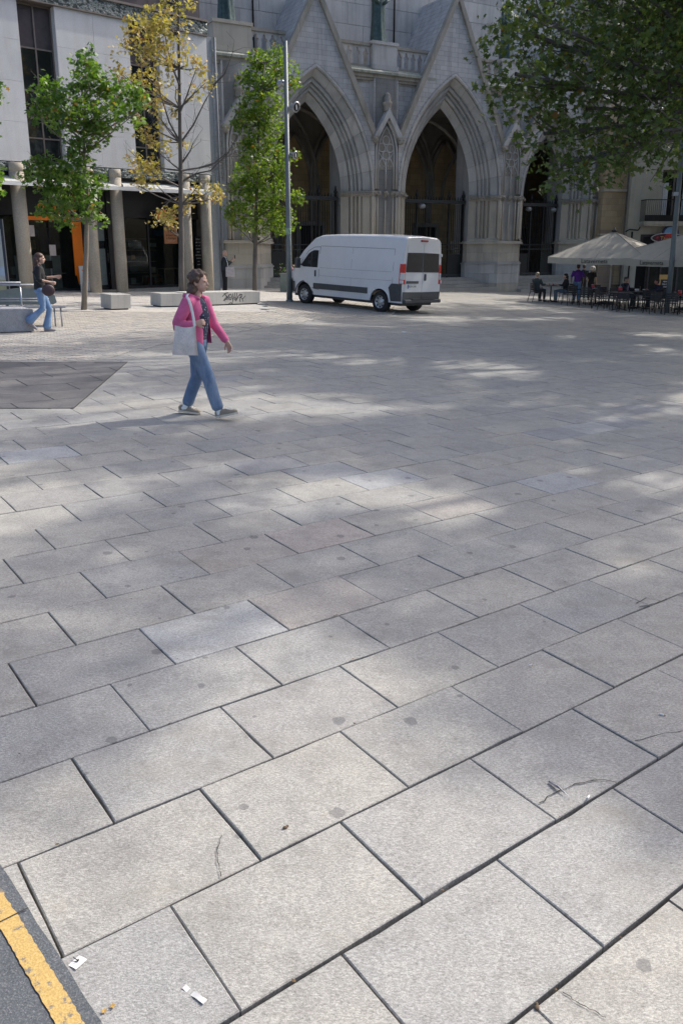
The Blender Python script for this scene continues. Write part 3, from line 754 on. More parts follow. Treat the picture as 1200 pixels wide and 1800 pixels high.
# iron gates
for i in range(3):
    a, b = CEN[i]-HW[i]+1.24, CEN[i]+HW[i]-1.24; y = 1.6; zb = .6 if i == 0 else .42
    gt = thing('iron_gate', ['tall black iron gate in the left arch, behind the slim tree and pole', 'tall black iron gate in the middle arch, behind the white van', 'tall black iron gate in the right arch, above the steps behind the terrace'][i], 'gate', (0, 0, 0), 0, 'church gates')
    gt.location = (-4.53, 38.26, 0); gt.rotation_euler = (0, 0, CT)
    o = MB(); 
    for x in np.arange(a+.05, b, .135):
        if abs(x-(a+b)/2-.3) < .75 and i == 1: continue
        o.tube([(x, y, zb), (x, y, 4.3)], .014, 4)
    o.build('bars', M_iron, gt)['kind'] = 'stuff'
    o = MB(); o.b2(a, b, y-.14, y+.14, 4.32, 4.5); o.b2(a, b, y-.04, y+.04, 1.9, 1.95); o.b2(a, b, y-.03, y+.03, 2.15, 2.19); o.b2(a, b, y-.05, y+.05, zb+.05, zb+.16); build_each(o, 'crossbeam', plain('gate_beam_iron', (.045, .05, .055), .5, .4), gt)
    for x in (a+.06, a+1.0, b-1.0, b-.06):
        o = MB(); o.box(x, y, 2.5, .09, .09, 4.2); o.lathe([(.03, 0), (.09, .08), (.1, .16), (.05, .24), (.02, .42)], 8, x, y, 4.6); build_each(o, 'gate_post', M_iron, gt)
    o = MB()
    for x in np.arange(a+.1, b, .18): o.lathe([(.02, 0), (.035, .05), (.004, .2)], 5, x, y, 4.5)
    o.build('spikes', M_iron, gt)['kind'] = 'stuff'
    o = MB(); o.b2(a+.1, a+.95, y-.02, y+.02, zb+.1, zb+1.25); o.b2(b-.95, b-.1, y-.02, y+.02, zb+.1, zb+1.25); build_each(o, 'kick_panel', M_iron, gt)
M_lampbox = plain('grey_floodlight', (.32, .33, .34), .4, .3)
for i, x in ((1, 10.9), (1, 14.2), (2, 18.3), (2, 20.2), (0, 6.0)):
    t = thing('floodlight', {10.9: 'small round floodlight on the middle gate beam, left end above the van', 14.2: 'small round floodlight on the middle gate beam near the right pier', 18.3: 'floodlight on the right gate beam, left one', 20.2: 'floodlight on the right gate beam, right one', 6.0: 'floodlight on the left gate beam by the pier, beside the pole'}[x], 'floodlight', (0, 0, 0), 0, 'floodlights on the gate beams')
    l = Matrix.Rotation(CT, 3, 'Z') @ Vector((x, 1.45, 4.15)); t.location = l+Vector((-4.53, 38.26, 0)); t.rotation_euler = (0, 0, CT)
    o = MB(); o.lathe([(.02, -.13), (.15, -.1), (.2, 0), (.17, .08), (.06, .14)], 12); o.build('housing', M_lampbox, t)
    o = MB(); o.tube([(0, 0, .1), (0, .12, .2), (0, .2, .25)], .02, 6); o.build('bracket', M_iron, t)
# bronze statues (only the robed lower parts show below the top of the frame)
def statue(x, lab):
    t = thing('bronze_statue', lab, 'statue', (0, 0, 0), CT, 'bronze statues on the balustrade')
    t.location = Matrix.Rotation(CT, 3, 'Z') @ Vector((x, .95, 11.56))+Vector((-4.53, 38.26, 0))
    o = MB(); n = 28; prof = [(0, .42), (.12, .40), (.5, .37), (1.0, .34), (1.5, .33), (2.0, .36), (2.35, .33), (2.6, .14)]
    pts = []
    for z, r in prof: pts.append([(r*(1+.10*sin(7*a+z*.6)*(1 if z < 2 else .2)+.05*sin(13*a))*cos(a), .75*r*(1+.10*sin(7*a+z)*(1 if z < 2 else .2))*sin(a), z) for a in [2*pi*k/n for k in range(n+1)]])
    o.grid(pts); o.build('robe', M_bronze, t)
    o = MB(); o.ell((0, 0, 2.82), (.15, .17, .2)); o.build('head', M_bronze, t)
    o = MB()
    for s_ in (-1, 1): o.tube([(s_*.3, 0, 2.35), (s_*.42, -.1, 1.95), (s_*.15, -.32, 1.75)], [.12, .11, .07], 8)
    build_each(o, 'arms', M_bronze, t); o = MB(); o.box(0, 0, .05, .9, .7, .1); o.build('base', M_bronze, t)
statue(-.05, 'green bronze robed statue on the pedestal at the left end of the balustrade'); statue(7.75, 'green bronze robed statue on the pedestal between the two gables'); statue(15.7, 'green bronze robed statue on the right pedestal, behind the plane tree leaves')

# ================================================================== LEFT BUILDING
M_white = stone('white_stone_cladding', (.57, .575, .585), (.65, .655, .66), dirt=(.40, .38, .33), dirt_amt=.3, rnd=.04, rough=.7, speck=35)
M_conc = stone('column_concrete', (.37, .33, .27), (.46, .41, .335), dirt_amt=.3, speck=25)
M_brown = plain('brown_metal_panel', (.060, .050, .055), .5, .4, var=.25, scale=3)
M_frame = plain('window_frame_metal', (.17, .145, .13), .5, .3)
M_glass = glass('dark_window_glass', (.012, .015, .018), .05, .88)
M_shopglass = glass('shop_window_glass', (.015, .02, .02), .02, .2)
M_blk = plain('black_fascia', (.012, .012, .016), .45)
M_orange = plain('orange_sign', (.95, .23, .01), .45, var=.04)
M_canvas = plain('pale_awning_canvas', (.50, .50, .48), .8)
M_whitep = plain('white_painted_metal', (.72, .73, .72), .5, var=.05)
def frieze():
    m, nt, b = _new('relief_metal_frieze'); tc = N(nt, 'ShaderNodeTexCoord'); v = tc.outputs['Object']
    mp = N(nt, 'ShaderNodeMapping'); L(nt, v, mp.inputs[0]); mp.inputs['Scale'].default_value = (1, 1, 1.6)
    n1 = noise(nt, mp.outputs[0], 6, 3, .5)
    c = ramp(nt, n1, [(.44, (.03, .045, .045)), (.5, (.25, .28, .27)), (.58, (.05, .07, .07)), (.63, (.3, .32, .3))])
    L(nt, c, b.inputs['Base Color']); b.inputs['Roughness'].default_value = .5; b.inputs['Metallic'].default_value = .3; bump(nt, b, n1, 1, .08); return m
M_frz = frieze()
LT = radians(42.6)
lb = thing('modern_building', 'curtain of white stone panels over round columns, shops and a café at street level', 'building', (-12.2, 28.7, 0), LT)
rr = random.Random(8)
def wallpanels(x0, x1, z0=4.95, z1=10.12):
    n = max(1, round((x1-x0)/1.25)); zs = [z0, z0+1.3, z0+2.6, z0+3.9, z1]
    for a in range(n):
        for b_ in range(4):
            xa, xb = x0+(x1-x0)*a/n, x0+(x1-x0)*(a+1)/n; mb = MB()
            mb.b2(xa+.003, xb-.003, rr.uniform(-.002, .002), .25, zs[b_]+.003, zs[b_+1]-.003); mb.build('panel', M_white, lb)
wallpanels(-7, 1.78); wallpanels(3.08, 5.90); wallpanels(7.12, 9.3)
o = MB(); o.b2(-7, 1.78, .2, .5, 4.95, 10.12); o.b2(3.08, 5.9, .2, .5, 4.95, 10.12); o.b2(7.12, 9.3, .2, .5, 4.95, 10.12); o.b2(-7, 9.3, 1.5, 1.8, 4.3, 12); build_each(o, 'wall_core', M_brown, lb)
for x0, x1 in ((1.78, 3.08), (5.9, 7.12)):
    wn = MB(); xm = (x0+x1)/2; y = .30
    for a in (x0+.03, xm, x1-.03): wn.b2(a-.025, a+.025, y-.03, y+.04, 4.95, 10.1)
    for z in (5.02, 5.8, 7.35, 8.72, 10.08): wn.b2(x0+.002, x1-.002, y-.025, y+.035, z-.025, z+.025)
    w_ = wn.build('window', M_frame, lb)
    for a, b_ in ((x0+.06, xm-.03), (xm+.03, x1-.06)):
        for za, zb in ((5.05, 5.77), (5.83, 7.32), (7.38, 8.69)):
            o = MB(); o.b2(a, b_, y, y+.012, za, zb); o.build('pane', M_glass, w_)
    o = MB(); o.b2(x0+.05, x1-.05, y+.02, y+.05, 8.75, 10.06); o.build('upper_panel', M_brown, lb)
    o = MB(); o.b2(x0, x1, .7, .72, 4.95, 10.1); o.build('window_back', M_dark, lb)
    o = MB(); o.b2(x0, x0+.005, .02, .7, 4.95, 10.1); o.b2(x1-.005, x1, .02, .7, 4.95, 10.1); build_each(o, 'reveal', M_white, lb)
o = MB(); o.b2(-7, 9.32, -.06, .3, 10.14, 10.62); o.build('frieze', M_frz, lb)
o = MB(); o.b2(-7, 9.34, -.12, .5, 10.62, 10.70); o.b2(-7, 9.34, -.09, .3, 10.12, 10.16); build_each(o, 'frieze_trim', M_frame, lb)
for a in range(14):
    o = MB(); o.b2(-7+a*1.17+.01, -7+(a+1)*1.17-.01, .5, .56, 10.7, 15.5); o.build('cladding_panel', M_brown, lb)
for a in (3.0, 4.6, 6.3, 8.0):
    o = MB(); o.b2(a, a+.5, .44, .5, 11.2, 13.5); f = o.build('upper_window', M_frame, lb)
    o = MB(); o.b2(a+.04, a+.46, .43, .438, 11.25, 13.45); o.build('pane', M_glass, f)
o = MB(); o.b2(-7, 9.3, .0, .22, 4.62, 4.93); o.build('lower_frieze', M_frz, lb)
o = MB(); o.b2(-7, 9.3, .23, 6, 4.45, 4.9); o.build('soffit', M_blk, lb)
for x in (-4.3, -3.2, 1.23-.02, 3.83, 4.94, 7.96, 8.93, .12):
    if x == .12: continue
    r_ = .25 if x < 2 else .225
    o = MB(); o.lathe([(r_, -.2), (r_, 2.2), (r_, 4.6)], 24, x, .0, .0); o.lathe([(r_+.001, 4.6), (r_+.001, 4.9)], 24, x, 0, 0); o.build('column', M_conc, lb)
# awning: white edge strip in front of the columns, canvas rising behind
o = MB(); o.b2(-7, 9.35, -.62, -.52, 4.12, 4.25); o.build('awning_edge', M_whitep, lb)
cols = [-7, 1.23, 3.83, 4.94, 7.96, 8.93, 9.35]
for a, b_ in zip(cols, cols[1:]):
    if b_-a < .3: continue
    o = MB(); o.grid([[(a+.05, -.52, 4.24), (b_-.05, -.52, 4.24)], [(a+.25, -.1, 4.38), (b_-.25, -.1, 4.38)], [(a+.25, .3, 4.52), (b_-.25, .3, 4.52)]], False); o.build('canvas', M_canvas, lb)
# shop front
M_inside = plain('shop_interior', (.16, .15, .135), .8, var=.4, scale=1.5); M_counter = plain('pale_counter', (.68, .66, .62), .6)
o = MB(); o.b2(-7, 9.4, 1.0, 1.3, 3.2, 4.44); o.build('fascia', M_blk, lb)
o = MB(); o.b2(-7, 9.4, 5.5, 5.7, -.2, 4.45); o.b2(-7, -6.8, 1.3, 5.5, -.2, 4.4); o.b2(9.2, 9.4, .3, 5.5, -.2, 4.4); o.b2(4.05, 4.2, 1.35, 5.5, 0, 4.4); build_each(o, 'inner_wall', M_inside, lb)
o = MB(); o.b2(-7, 9.3, .75, 5.5, .05, .42); o.build('shop_floor', M_step, lb)
o = MB()
for x in (-3, 1.5, 1.7, 3.95, 4.35, 4.95, 5.35, 6.85, 8.35, 9.25): o.b2(x-.035, x+.035, 1.12, 1.22, .42, 3.2)
o.b2(-7, 9.3, 1.12, 1.22, .42, .52); build_each(o, 'shopfront_frame', M_blk, lb)
sg = [(-3, 1.5), (1.7, 2.65), (2.65, 3.95), (4.35, 4.95), (5.35, 6.85), (6.85, 8.35), (8.35, 9.25)]
for a, b_ in sg:
    o = MB(); o.b2(a+.035, b_-.035, 1.16, 1.172, .52, 3.2); o.build('shop_pane', M_shopglass, lb)
o = MB(); o.b2(4.42, 4.9, 1.13, 1.15, .6, 2.0); o.b2(4.42, 4.9, 1.13, 1.15, 2.3, 3.0); build_each(o, 'frosted_film', plain('frosted_film', (.20, .245, .24), .5), lb)
o = MB(); o.b2(3.9, 4.35, .9, 1.0, .42, 4.4); o.b2(4.98, 5.3, .95, 1.05, .42, 4.4); build_each(o, 'dark_cladding', M_blk, lb)
o = MB(); o.b2(1.72, 3.95, .93, .99, 3.03, 3.17); o.b2(3.50, 3.88, .93, .99, 1.0, 3.0); o.add([(3.55, .95, 1.0), (3.88, .95, 1.0), (3.62, .95, .62)], [(0, 1, 2)]); build_each(o, 'orange_band', M_orange, lb)
me = textmesh('orange', .56, M_orange, .02, 'LEFT'); o = part('sign_lettering', me, lb, (2.22, .96, 3.56)); o.rotation_euler = (pi/2, 0, 0)
o = MB(); o.b2(1.95, 3.5, 2.2, 2.9, .42, 1.75); o.build('counter', M_counter, lb)
o = MB(); o.b2(2.85, 3.15, 2.18, 2.195, 1.25, 1.55); o.build('counter_screen', M_blk, lb)
o = MB(); o.b2(1.85, 2.12, 1.12, 1.13, 2.45, 2.85); o.b2(2.63, 2.88, 1.12, 1.13, 1.75, 2.15); o.b2(5.45, 5.72, 1.12, 1.13, 1.85, 2.25); build_each(o, 'window_notice', plain('paper_notice', (.62, .55, .53), .8), lb)
o = MB(); o.b2(2.9, 3.5, 2.6, 2.65, 1.9, 2.8); o.build('inner_poster', plain('dark_poster', (.10, .09, .11), .6), lb)
for x, z in ((2.3, 1.02), (3.2, 1.05)):
    o = MB(); o.lathe([(.02, -.6), (.025, 0), (.33, .01), (.33, .03)], 14, x, 1.9, z+.0); o.build('bar_table', M_whitep, lb)
# café sign board in the window
o = MB(); o.b2(7.52, 8.14, 1.0, 1.05, 2.2, 2.88); sb = o.build('cafe_sign_board', plain('salmon_sign_board', (.56, .25, .12), .6, var=.05), lb)
M_ink = plain('dark_lettering', (.06, .025, .02), .6); M_ink2 = plain('pale_lettering', (.72, .50, .38), .6)
for tx, sz, z, mt in (('Tot', .26, 2.72, M_ink), ('el barri ve', .115, 2.54, M_ink), ('a Europa', .125, 2.42, M_ink), ('* 8 8 8 8 *', .09, 2.31, M_ink2)):
    me = textmesh(tx, sz, mt, .003); o = bpy.data.objects.new('sign_text', me); COL.objects.link(o); o.parent = sb; o.location = (7.83, .995, z); o.rotation_euler = (pi/2, 0, 0)
o = MB(); o.b2(8.95, 9.2, .9, .93, .6, 2.5); mb_ = o.build('menu_board', M_blk, lb)
for k in range(9):
    me = textmesh(['MENU', 'cafe  1,50', 'te  1,40', 'croissant', 'bikini', 'entrepans', 'amanida', 'sucs', 'aigua'][k], .07, M_whitep, .002); o = bpy.data.objects.new('menu_line', me); COL.objects.link(o); o.parent = mb_; o.location = (9.07, .895, 2.38-k*.13); o.rotation_euler = (pi/2, 0, 0)
t = thing('projecting_sign', 'small orange cube sign hanging under the café awning beside the yellow tree', 'sign', Matrix.Rotation(LT, 3, 'Z') @ Vector((7.1, .45, 3.35))+Vector((-12.2, 28.7, 0)), LT)
o = MB(); o.box(0, 0, 0, .4, .12, .36); o.build('panel', plain('orange_red_sign', (.72, .13, .03), .5), t)
o = MB(); o.tube([(-.12, 0, .18), (0, 0, .75)], .012, 5); o.tube([(.12, 0, .18), (0, 0, .75)], .012, 5); build_each(o, 'hanger', M_iron, t)
# A-frame and café furniture seen through / beside the glass
t = thing('a_frame_sign', 'white sandwich board with orange print leaning by the orange shop door', 'sign board', Matrix.Rotation(LT, 3, 'Z') @ Vector((3.75, .45, .42))+Vector((-12.2, 28.7, 0)), LT)
o = MB(); o.add([(-.3, 0, 0), (.3, 0, 0), (.27, .12, .95), (-.27, .12, .95), (-.3, .03, 0), (.3, .03, 0), (.27, .15, .95), (-.27, .15, .95)], [(0,1,2,3),(7,6,5,4),(0,4,5,1),(1,5,6,2),(2,6,7,3),(3,7,4,0)]); o.build('board', M_whitep, t)
o = MB(); 
for k, wx in enumerate((.3, .2, .34, .16, .26)): o.box(-.02, .018+.119*(.78-k*.13)/1.0-.012, .78-k*.13, wx, .004, .05, rot=None)
build_each(o, 'print', M_orange, t)
M_wood = plain('pale_wood', (.42, .33, .22), .6)
for k, (x, y) in enumerate(((7.5, .1), (8.35, .35))):
    pass
def bistro(x, y, nm):
    pos = Matrix.Rotation(LT, 3, 'Z') @ Vector((x, y, .42))+Vector((-12.2, 28.7, 0)); return pos
t = thing('wooden_table', 'pale wooden café table inside the window right of the yellow tree trunk', 'table', bistro(8.2, 1.9, 0), LT)
o = MB(); o.box(0, 0, .74, .9, .7, .04); o.build('tabletop', M_wood, t)
for a in (-.4, .4):
    for b_ in (-.3, .3): o = MB(); o.tube([(a, b_, .72), (a*1.05, b_*1.05, 0)], .025, 6); o.build('leg', M_wood, t)
def wchair(x, y, rz, lab):
    t = thing('wooden_chair', lab, 'chair', bistro(x, y, 0), LT+rz, 'pale chairs inside the café window')
    o = MB(); o.box(0, 0, .45, .42, .42, .03); o.build('seat', M_wood, t)
    for a in (-.18, .18):
        for b_ in (-.18, .18): o = MB(); o.tube([(a, b_, .44), (a*1.3, b_*1.25, 0)], .018, 6); o.build('leg', M_wood, t)
    o = MB(); o.grid([[( .22*cos(t_)*1.0, -.2+.06*sin(t_)*-1, z) for t_ in [pi*k/8 for k in range(9)]] for z in (.62, .82)]); o.build('backrest', M_wood, t)
wchair(7.1, 1.75, .6, 'pale wooden chair facing the window under the round-table reflection'); wchair(7.7, 2.2, -1.2, 'pale wooden chair beside the wooden table, deeper in the café')
# narrow blue-grey strip house between building and church
t = thing('narrow_wall', 'narrow blue-grey rendered wall squeezed between the white building and the church', 'wall', Matrix.Rotation(LT, 3, 'Z') @ Vector((9.6, .25, 0))+Vector((-12.2, 28.7, 0)), LT)
o = MB(); o.b2(-.25, .1, 0, 3, -.5, 10.2); o.build('render', plain('blue_grey_render', (.22, .25, .29), .8), t); o = MB(); o.tube([(.22, -.05, 0), (.22, -.05, 10.2)], .05, 8); o.build('drainpipe', plain('pipe_zinc', (.13, .145, .17), .7, 0), t)

# ================================================================== RIGHT-HAND HOUSES
M_cream = stone('cream_render', (.40, .375, .31), (.47, .44, .37), dirt_amt=.3, rnd=.02)
M_och2 = stone('ochre_block_wall', (.44, .34, .21), (.52, .41, .26), dirt_amt=.3, brick=(.8, .34, .01))
t = thing('ochre_house', 'narrow ochre stone house front beside the church end', 'house', (15.3, 48.7, 0), radians(15))
o = MB(); o.b2(-.2, 1.35, 0, 5, -1.2, 9.3); o.build('wall', M_och2, t)
o = MB()
for z in np.arange(-.6, 2.6, .52): o.b2(-.22, .9, -.03, .1, z+.01, z+.5)
build_each(o, 'rusticated_base', stone('brown_rusticated_stone', (.24, .18, .13), (.31, .24, .18)), t)
o = MB(); o.b2(-.25, 1.4, -.08, .2, 5.15, 5.28); o.b2(-.25, 1.4, -.08, .2, 2.72, 2.8); build_each(o, 'string_course', M_st_warm, t)
t = thing('recessed_house', 'dark gap house with a tall shuttered window and grille beside the ochre front', 'house', (16.4, 49.8, 0), 0)
o = MB(); o.b2(-.3, 1.2, 0, 5, -1.2, 9.3); o.build('wall', stone('dark_grey_render', (.2, .19, .18), (.26, .25, .235)), t)  # one even dark grey render tone
o = MB(); o.b2(.0, .55, -.06, .0, 1.6, 4.6); f = o.build('window', M_frame, t); o = MB(); o.b2(.05, .5, -.08, -.062, 1.65, 3.9); o.build('pane', M_glass, f)
o = MB()
for x in np.arange(-.05, .7, .09): o.tube([(x, -.3, 1.5), (x, -.3, 2.4)], .012, 4)
o.b2(-.1, .7, -.32, -.28, 2.4, 2.44); o.build('grille', M_iron, t)
o = MB(); o.b2(.0, .5, -.12, -.07, 3.9, 4.7); o.build('rolled_shutter', M_brown, t)
cf = thing('cream_house', 'cream rendered corner house with an iron balcony above the café', 'house', (17.0, 48.3, 0), 0)
def cfwall(x0, x1, z0, z1): 
    o = MB(); o.b2(x0, x1, 0, .4, z0, z1); o.build('wall', M_cream, cf)
cfwall(-.45, 1.3, 3.45, 9.3); cfwall(1.3, 4.2, 6.3, 9.3); cfwall(4.2, 12, 2.4, 9.3); cfwall(-.45, 4.2, 2.2, 3.45); cfwall(-.45, .25, -1.2, 2.2)
o = MB(); o.b2(-.45, 12, 4.5, 5, -1.2, 9.3); o.b2(-.45, -.1, .4, 4.5, -1.2, 9.3); o.b2(.25, 12, .41, 4.5, 2.3, 2.4); build_each(o, 'house_core', M_inside, cf)
o = MB(); o.b2(1.32, 4.18, .25, .3, 3.45, 6.3); fw = o.build('balcony_window', M_frame, cf)
for a in (1.4, 2.15, 2.9, 3.6):
    o = MB(); o.b2(a, a+.62, .23, .248, 3.5, 6.2); o.build('pane', M_glass, fw)
o = MB(); M_curt = plain('white_curtain', (.55, .56, .58), .8)
o.grid([[(1.35+k*.05, .18+.03*sin(k*1.6), z) for k in range(9)] for z in (3.5, 5.6)]); o.build('curtain', M_curt, cf)
o = MB(); o.grid([[(2.6+k*.05, .18+.03*sin(k*1.6), z) for k in range(12)] for z in (3.5, 6.2)]); o.build('curtain', plain('pale_blue_curtain', (.42, .46, .5), .8), cf)
o = MB(); o.b2(.15, 5.2, -.85, .0, 3.28, 3.45); o.b2(.2, 5.1, -.8, 0, 3.2, 3.28); o.build('balcony_slab', M_cream, cf)
o = MB()
for x in np.arange(.2, 5.15, .11): o.tube([(x, -.8, 3.45), (x, -.8, 4.62)], .011, 4)
for y in np.arange(-.8, 0, .11): o.tube([(.2, y, 3.45), (.2, y, 4.62)], .011, 4)
o.b2(.18, 5.2, -.82, -.78, 4.6, 4.65); o.b2(.18, .22, -.8, 0, 4.6, 4.65); o.b2(.22, 5.2, -.79, -.775, 3.47, 3.8); o.build('balcony_railing', M_iron, cf)
o = MB(); o.tube([(-.6, -.15, 2.9), (-.4, -.18, 3.02), (.1, -.2, 2.98), (.2, -.2, 3.15)], .04, 6); o.tube([(-.2, -.12, -1), (-.2, -.12, 2.9)], .05, 8); build_each(o, 'black_cable_pipe', M_iron, cf)
# shop zone
o = MB(); o.b2(.3, 12, .6, .66, 1.9, 2.3); o.build('transom', M_brown, cf)
o = MB()
for x in (.3, 1.2, 1.9, 2.9, 4.2, 5.5, 7): o.b2(x-.05, x+.05, .5, .6, -1, 2.2)
build_each(o, 'shopfront_frame', M_brown, cf)
for a, b_ in ((1.25, 1.85), (1.95, 2.85), (2.95, 4.15), (4.25, 5.45)):
    o = MB(); o.b2(a, b_, .55, .56, -.6, 1.9); o.build('shop_pane', M_shopglass, cf)
o = MB(); o.b2(.4, 1.15, .9, 1.0, -1, 1.6); o.build('dark_door', M_dark, cf)
o = MB(); o.b2(2.0, 2.35, .49, .50, .9, 1.35); o.b2(2.5, 2.75, .49, .5, .95, 1.25); o.b2(3.3, 3.6, .49, .5, .8, 1.1); build_each(o, 'window_poster', plain('pale_blue_poster', (.45, .6, .68), .6), cf)
rr = random.Random(77)
for k in range(16):
    o = MB(); x = rr.uniform(2.0, 5.0); z = rr.choice([-.0, .35, .7, 1.05, 1.4]); o.lathe([(.05, 0), (.06, .12), (.03, .2), (.02, .28)], 8, x, 1.2+rr.uniform(0, .4), z); o.build('bottle', plain(['red_bottle', 'amber_bottle', 'pale_jar', 'green_bottle'][k % 4], [(.4, .05, .04), (.5, .28, .08), (.55, .5, .4), (.08, .2, .08)][k % 4], .3), cf)
o = MB(); o.b2(.35, 1.15, -.05, .0, 2.0, 2.75); wv = o.build('fascia_panel', M_brown, cf); o = MB(); o.b2(.5, 1.1, -.07, -.052, 2.1, 2.6); o.build('panel_glass', M_dark, wv)
# illuminated-style sign: oval band with a round emblem above
t = thing('cafe_wall_sign', 'oval dark café sign with a round blue emblem above the umbrellas', 'sign', (18.75, 47.95, 2.55), 0)
def disc(mb, cx, cz, rx, rz, y0, y1, n=28, a0=0, a1=2*pi): mb.prismy([(cx+rx*cos(a0+(a1-a0)*k/n), cz+rz*sin(a0+(a1-a0)*k/n)) for k in range(n)], y0, y1)
o = MB(); disc(o, 0, .0, .95, .27, -.12, .0); o.build('oval_rim', plain('sign_silver', (.5, .5, .52), .4, .3), t)
o = MB(); disc(o, 0, .0, .90, .23, -.135, -.121); o.build('oval_panel', plain('sign_maroon', (.07, .012, .03), .5), t)
o = MB(); disc(o, .15, .24, .47, .47, -.10, .02); o.build('round_rim', plain('sign_navy', (.02, .04, .12), .5), t)
o = MB(); disc(o, .15, .24, .37, .37, -.105, -.101); o.build('round_panel', plain('sign_sky_blue', (.18, .36, .58), .5), t)
o = MB(); o.prismy([(-.22, .06), (.52, .06), (.42, .19), (.2, .25), (-.1, .2)], -.145, -.137); o.build('emblem_wave', plain('sign_red', (.5, .03, .02), .5), t)
me = textmesh('Taverna', .30, plain('sign_gold', (.75, .4, .1), .5), .004); o = part('sign_lettering', me, t, (.05, -.15, -.03)); o.rotation_euler = (pi/2, 0, 0)
me = textmesh('*', .4, plain('sign_red2', (.6, .04, .03), .5), .004); o = part('sign_star', me, t, (-.62, -.15, -.06)); o.rotation_euler = (pi/2, 0, 0)
def chalk(x, y, rz, lab, m_fr, txt):
    t = thing('chalkboard', lab, 'chalkboard', (x, y, gz(x)), rz)
    o = MB(); o.b2(-.36, -.29, -.02, .03, 0, 1.3); o.b2(.29, .36, -.02, .03, 0, 1.3); o.b2(-.29, .29, -.02, .03, 1.05, 1.3); o.b2(-.29, .29, -.02, .03, .25, .32); o.build('frame', m_fr, t)
    o = MB(); o.b2(-.29, .29, -.005, .02, .32, 1.05); o.build('slate', M_blk, t)
    for k, s_ in enumerate(txt): me = textmesh(s_, .1, M_whitep, .002); q = part('chalk_line', me, t, (0, -.009, .93-k*.14)); q.rotation_euler = (pi/2, 0, 0)
chalk(17.6, 44.6, .1, 'chalkboard with a yellow wooden frame standing by the café door', plain('yellow_wood', (.52, .33, .11), .6), ['MENU', 'DEL DIA', '12,50', 'postres'])
chalk(19.1, 44.2, -.1, 'chalkboard with a red frame at the right edge by the café window', plain('red_wood', (.35, .03, .03), .6), ['TAPES', 'vins', 'cerveses'])

t = thing('far_house', 'pale house wall added behind the plane tree to close bright sky gaps', 'house', (22, 64, 0), 0)  # added to cover bright sky showing between the leaves
o = MB(); o.b2(-2, 26, 0, 8, -2, 19); o.build('wall', M_cream, t)
for k in range(6):
    o = MB(); o.b2(k*4-1, k*4+.3, -.06, 0, 11, 13.4); o.build('window', M_frame, t)
rr = random.Random(12); cols_ = [(.6, .1, .05), (.7, .6, .2), (.55, .55, .52), (.1, .25, .4), (.6, .25, .05), (.2, .2, .2), (.7, .7, .68)]
for k in range(26):
    x = rr.choice([rr.uniform(1.9, 3.8), rr.uniform(5.5, 9.0)]); y = rr.uniform(2.6, 4.6); z = rr.choice([.5, 1.0, 1.5, 2.0, 2.5]); c_ = cols_[k % 7]
    o = MB(); o.box(x, y, z+.15, rr.uniform(.15, .5), .2, rr.uniform(.15, .4)); o.build('display_box', plain('display_%d' % (k % 7), c_, .6), lb)
for z in (.9, 1.4, 1.9, 2.4): o = MB(); o.b2(5.5, 9.0, 4.3, 4.7, z, z+.03); o.build('shelf', M_wood, lb)
for x, y in ((5.9, 2.2), (6.4, 3.0), (2.6, 3.3)):
    o = MB(); o.lathe([(.02, 0), (.14, -.05), (.17, -.2)], 12, x, y, 3.0); o.tube([(x, y, 3.0), (x, y, 4.3)], .01, 4); o.build('pendant_shade', M_whitep, lb)
# ================================================================== TREES
M_bark = stone('pale_grey_bark', (.20, .17, .14), (.33, .29, .24), dirt=(.1, .08, .06), dirt_amt=.5, speck=30)
M_bark2 = stone('dark_bark', (.09, .08, .075), (.16, .14, .125), dirt_amt=.3, speck=30)
M_lgreen = leafmat('sweetgum_leaf', [(0, (.05, .10, .02)), (.45, (.09, .17, .03)), (.8, (.15, .23, .045)), (.95, (.22, .22, .05)), (1, (.24, .12, .04))])
M_lyellow = leafmat('autumn_leaf', [(0, (.26, .24, .07)), (.4, (.42, .34, .12)), (.75, (.48, .36, .19)), (.92, (.36, .18, .08)), (1, (.22, .09, .04))], .3)
M_lplane = leafmat('plane_leaf', [(0, (.055, .08, .026)), (.5, (.10, .14, .042)), (.82, (.15, .185, .06)), (.94, (.15, .15, .035)), (1, (.22, .11, .03))], .38, .35)
M_lslim = leafmat('yellow_green_sweetgum_leaf', [(0, (.07, .12, .02)), (.45, (.13, .20, .03)), (.8, (.20, .27, .05)), (.95, (.28, .27, .06)), (1, (.24, .12, .04))], .45)  # lighter, yellower copy of the sweetgum leaf colours
def star(n=5, inner=.42):
    pts = []
    for k in range(n):
        a = pi/2+(k-(n-1)/2)*2*pi/(n+.9); r = 1-.12*abs(k-(n-1)/2)
        if k: b = a-pi/(n+.9); pts.append((inner*cos(b), inner*sin(b)))
        pts.append((r*cos(a), r*sin(a)))
    pts.append((.12, -.38)); pts.append((-.12, -.38)); return np.array(pts)
STAR = star()
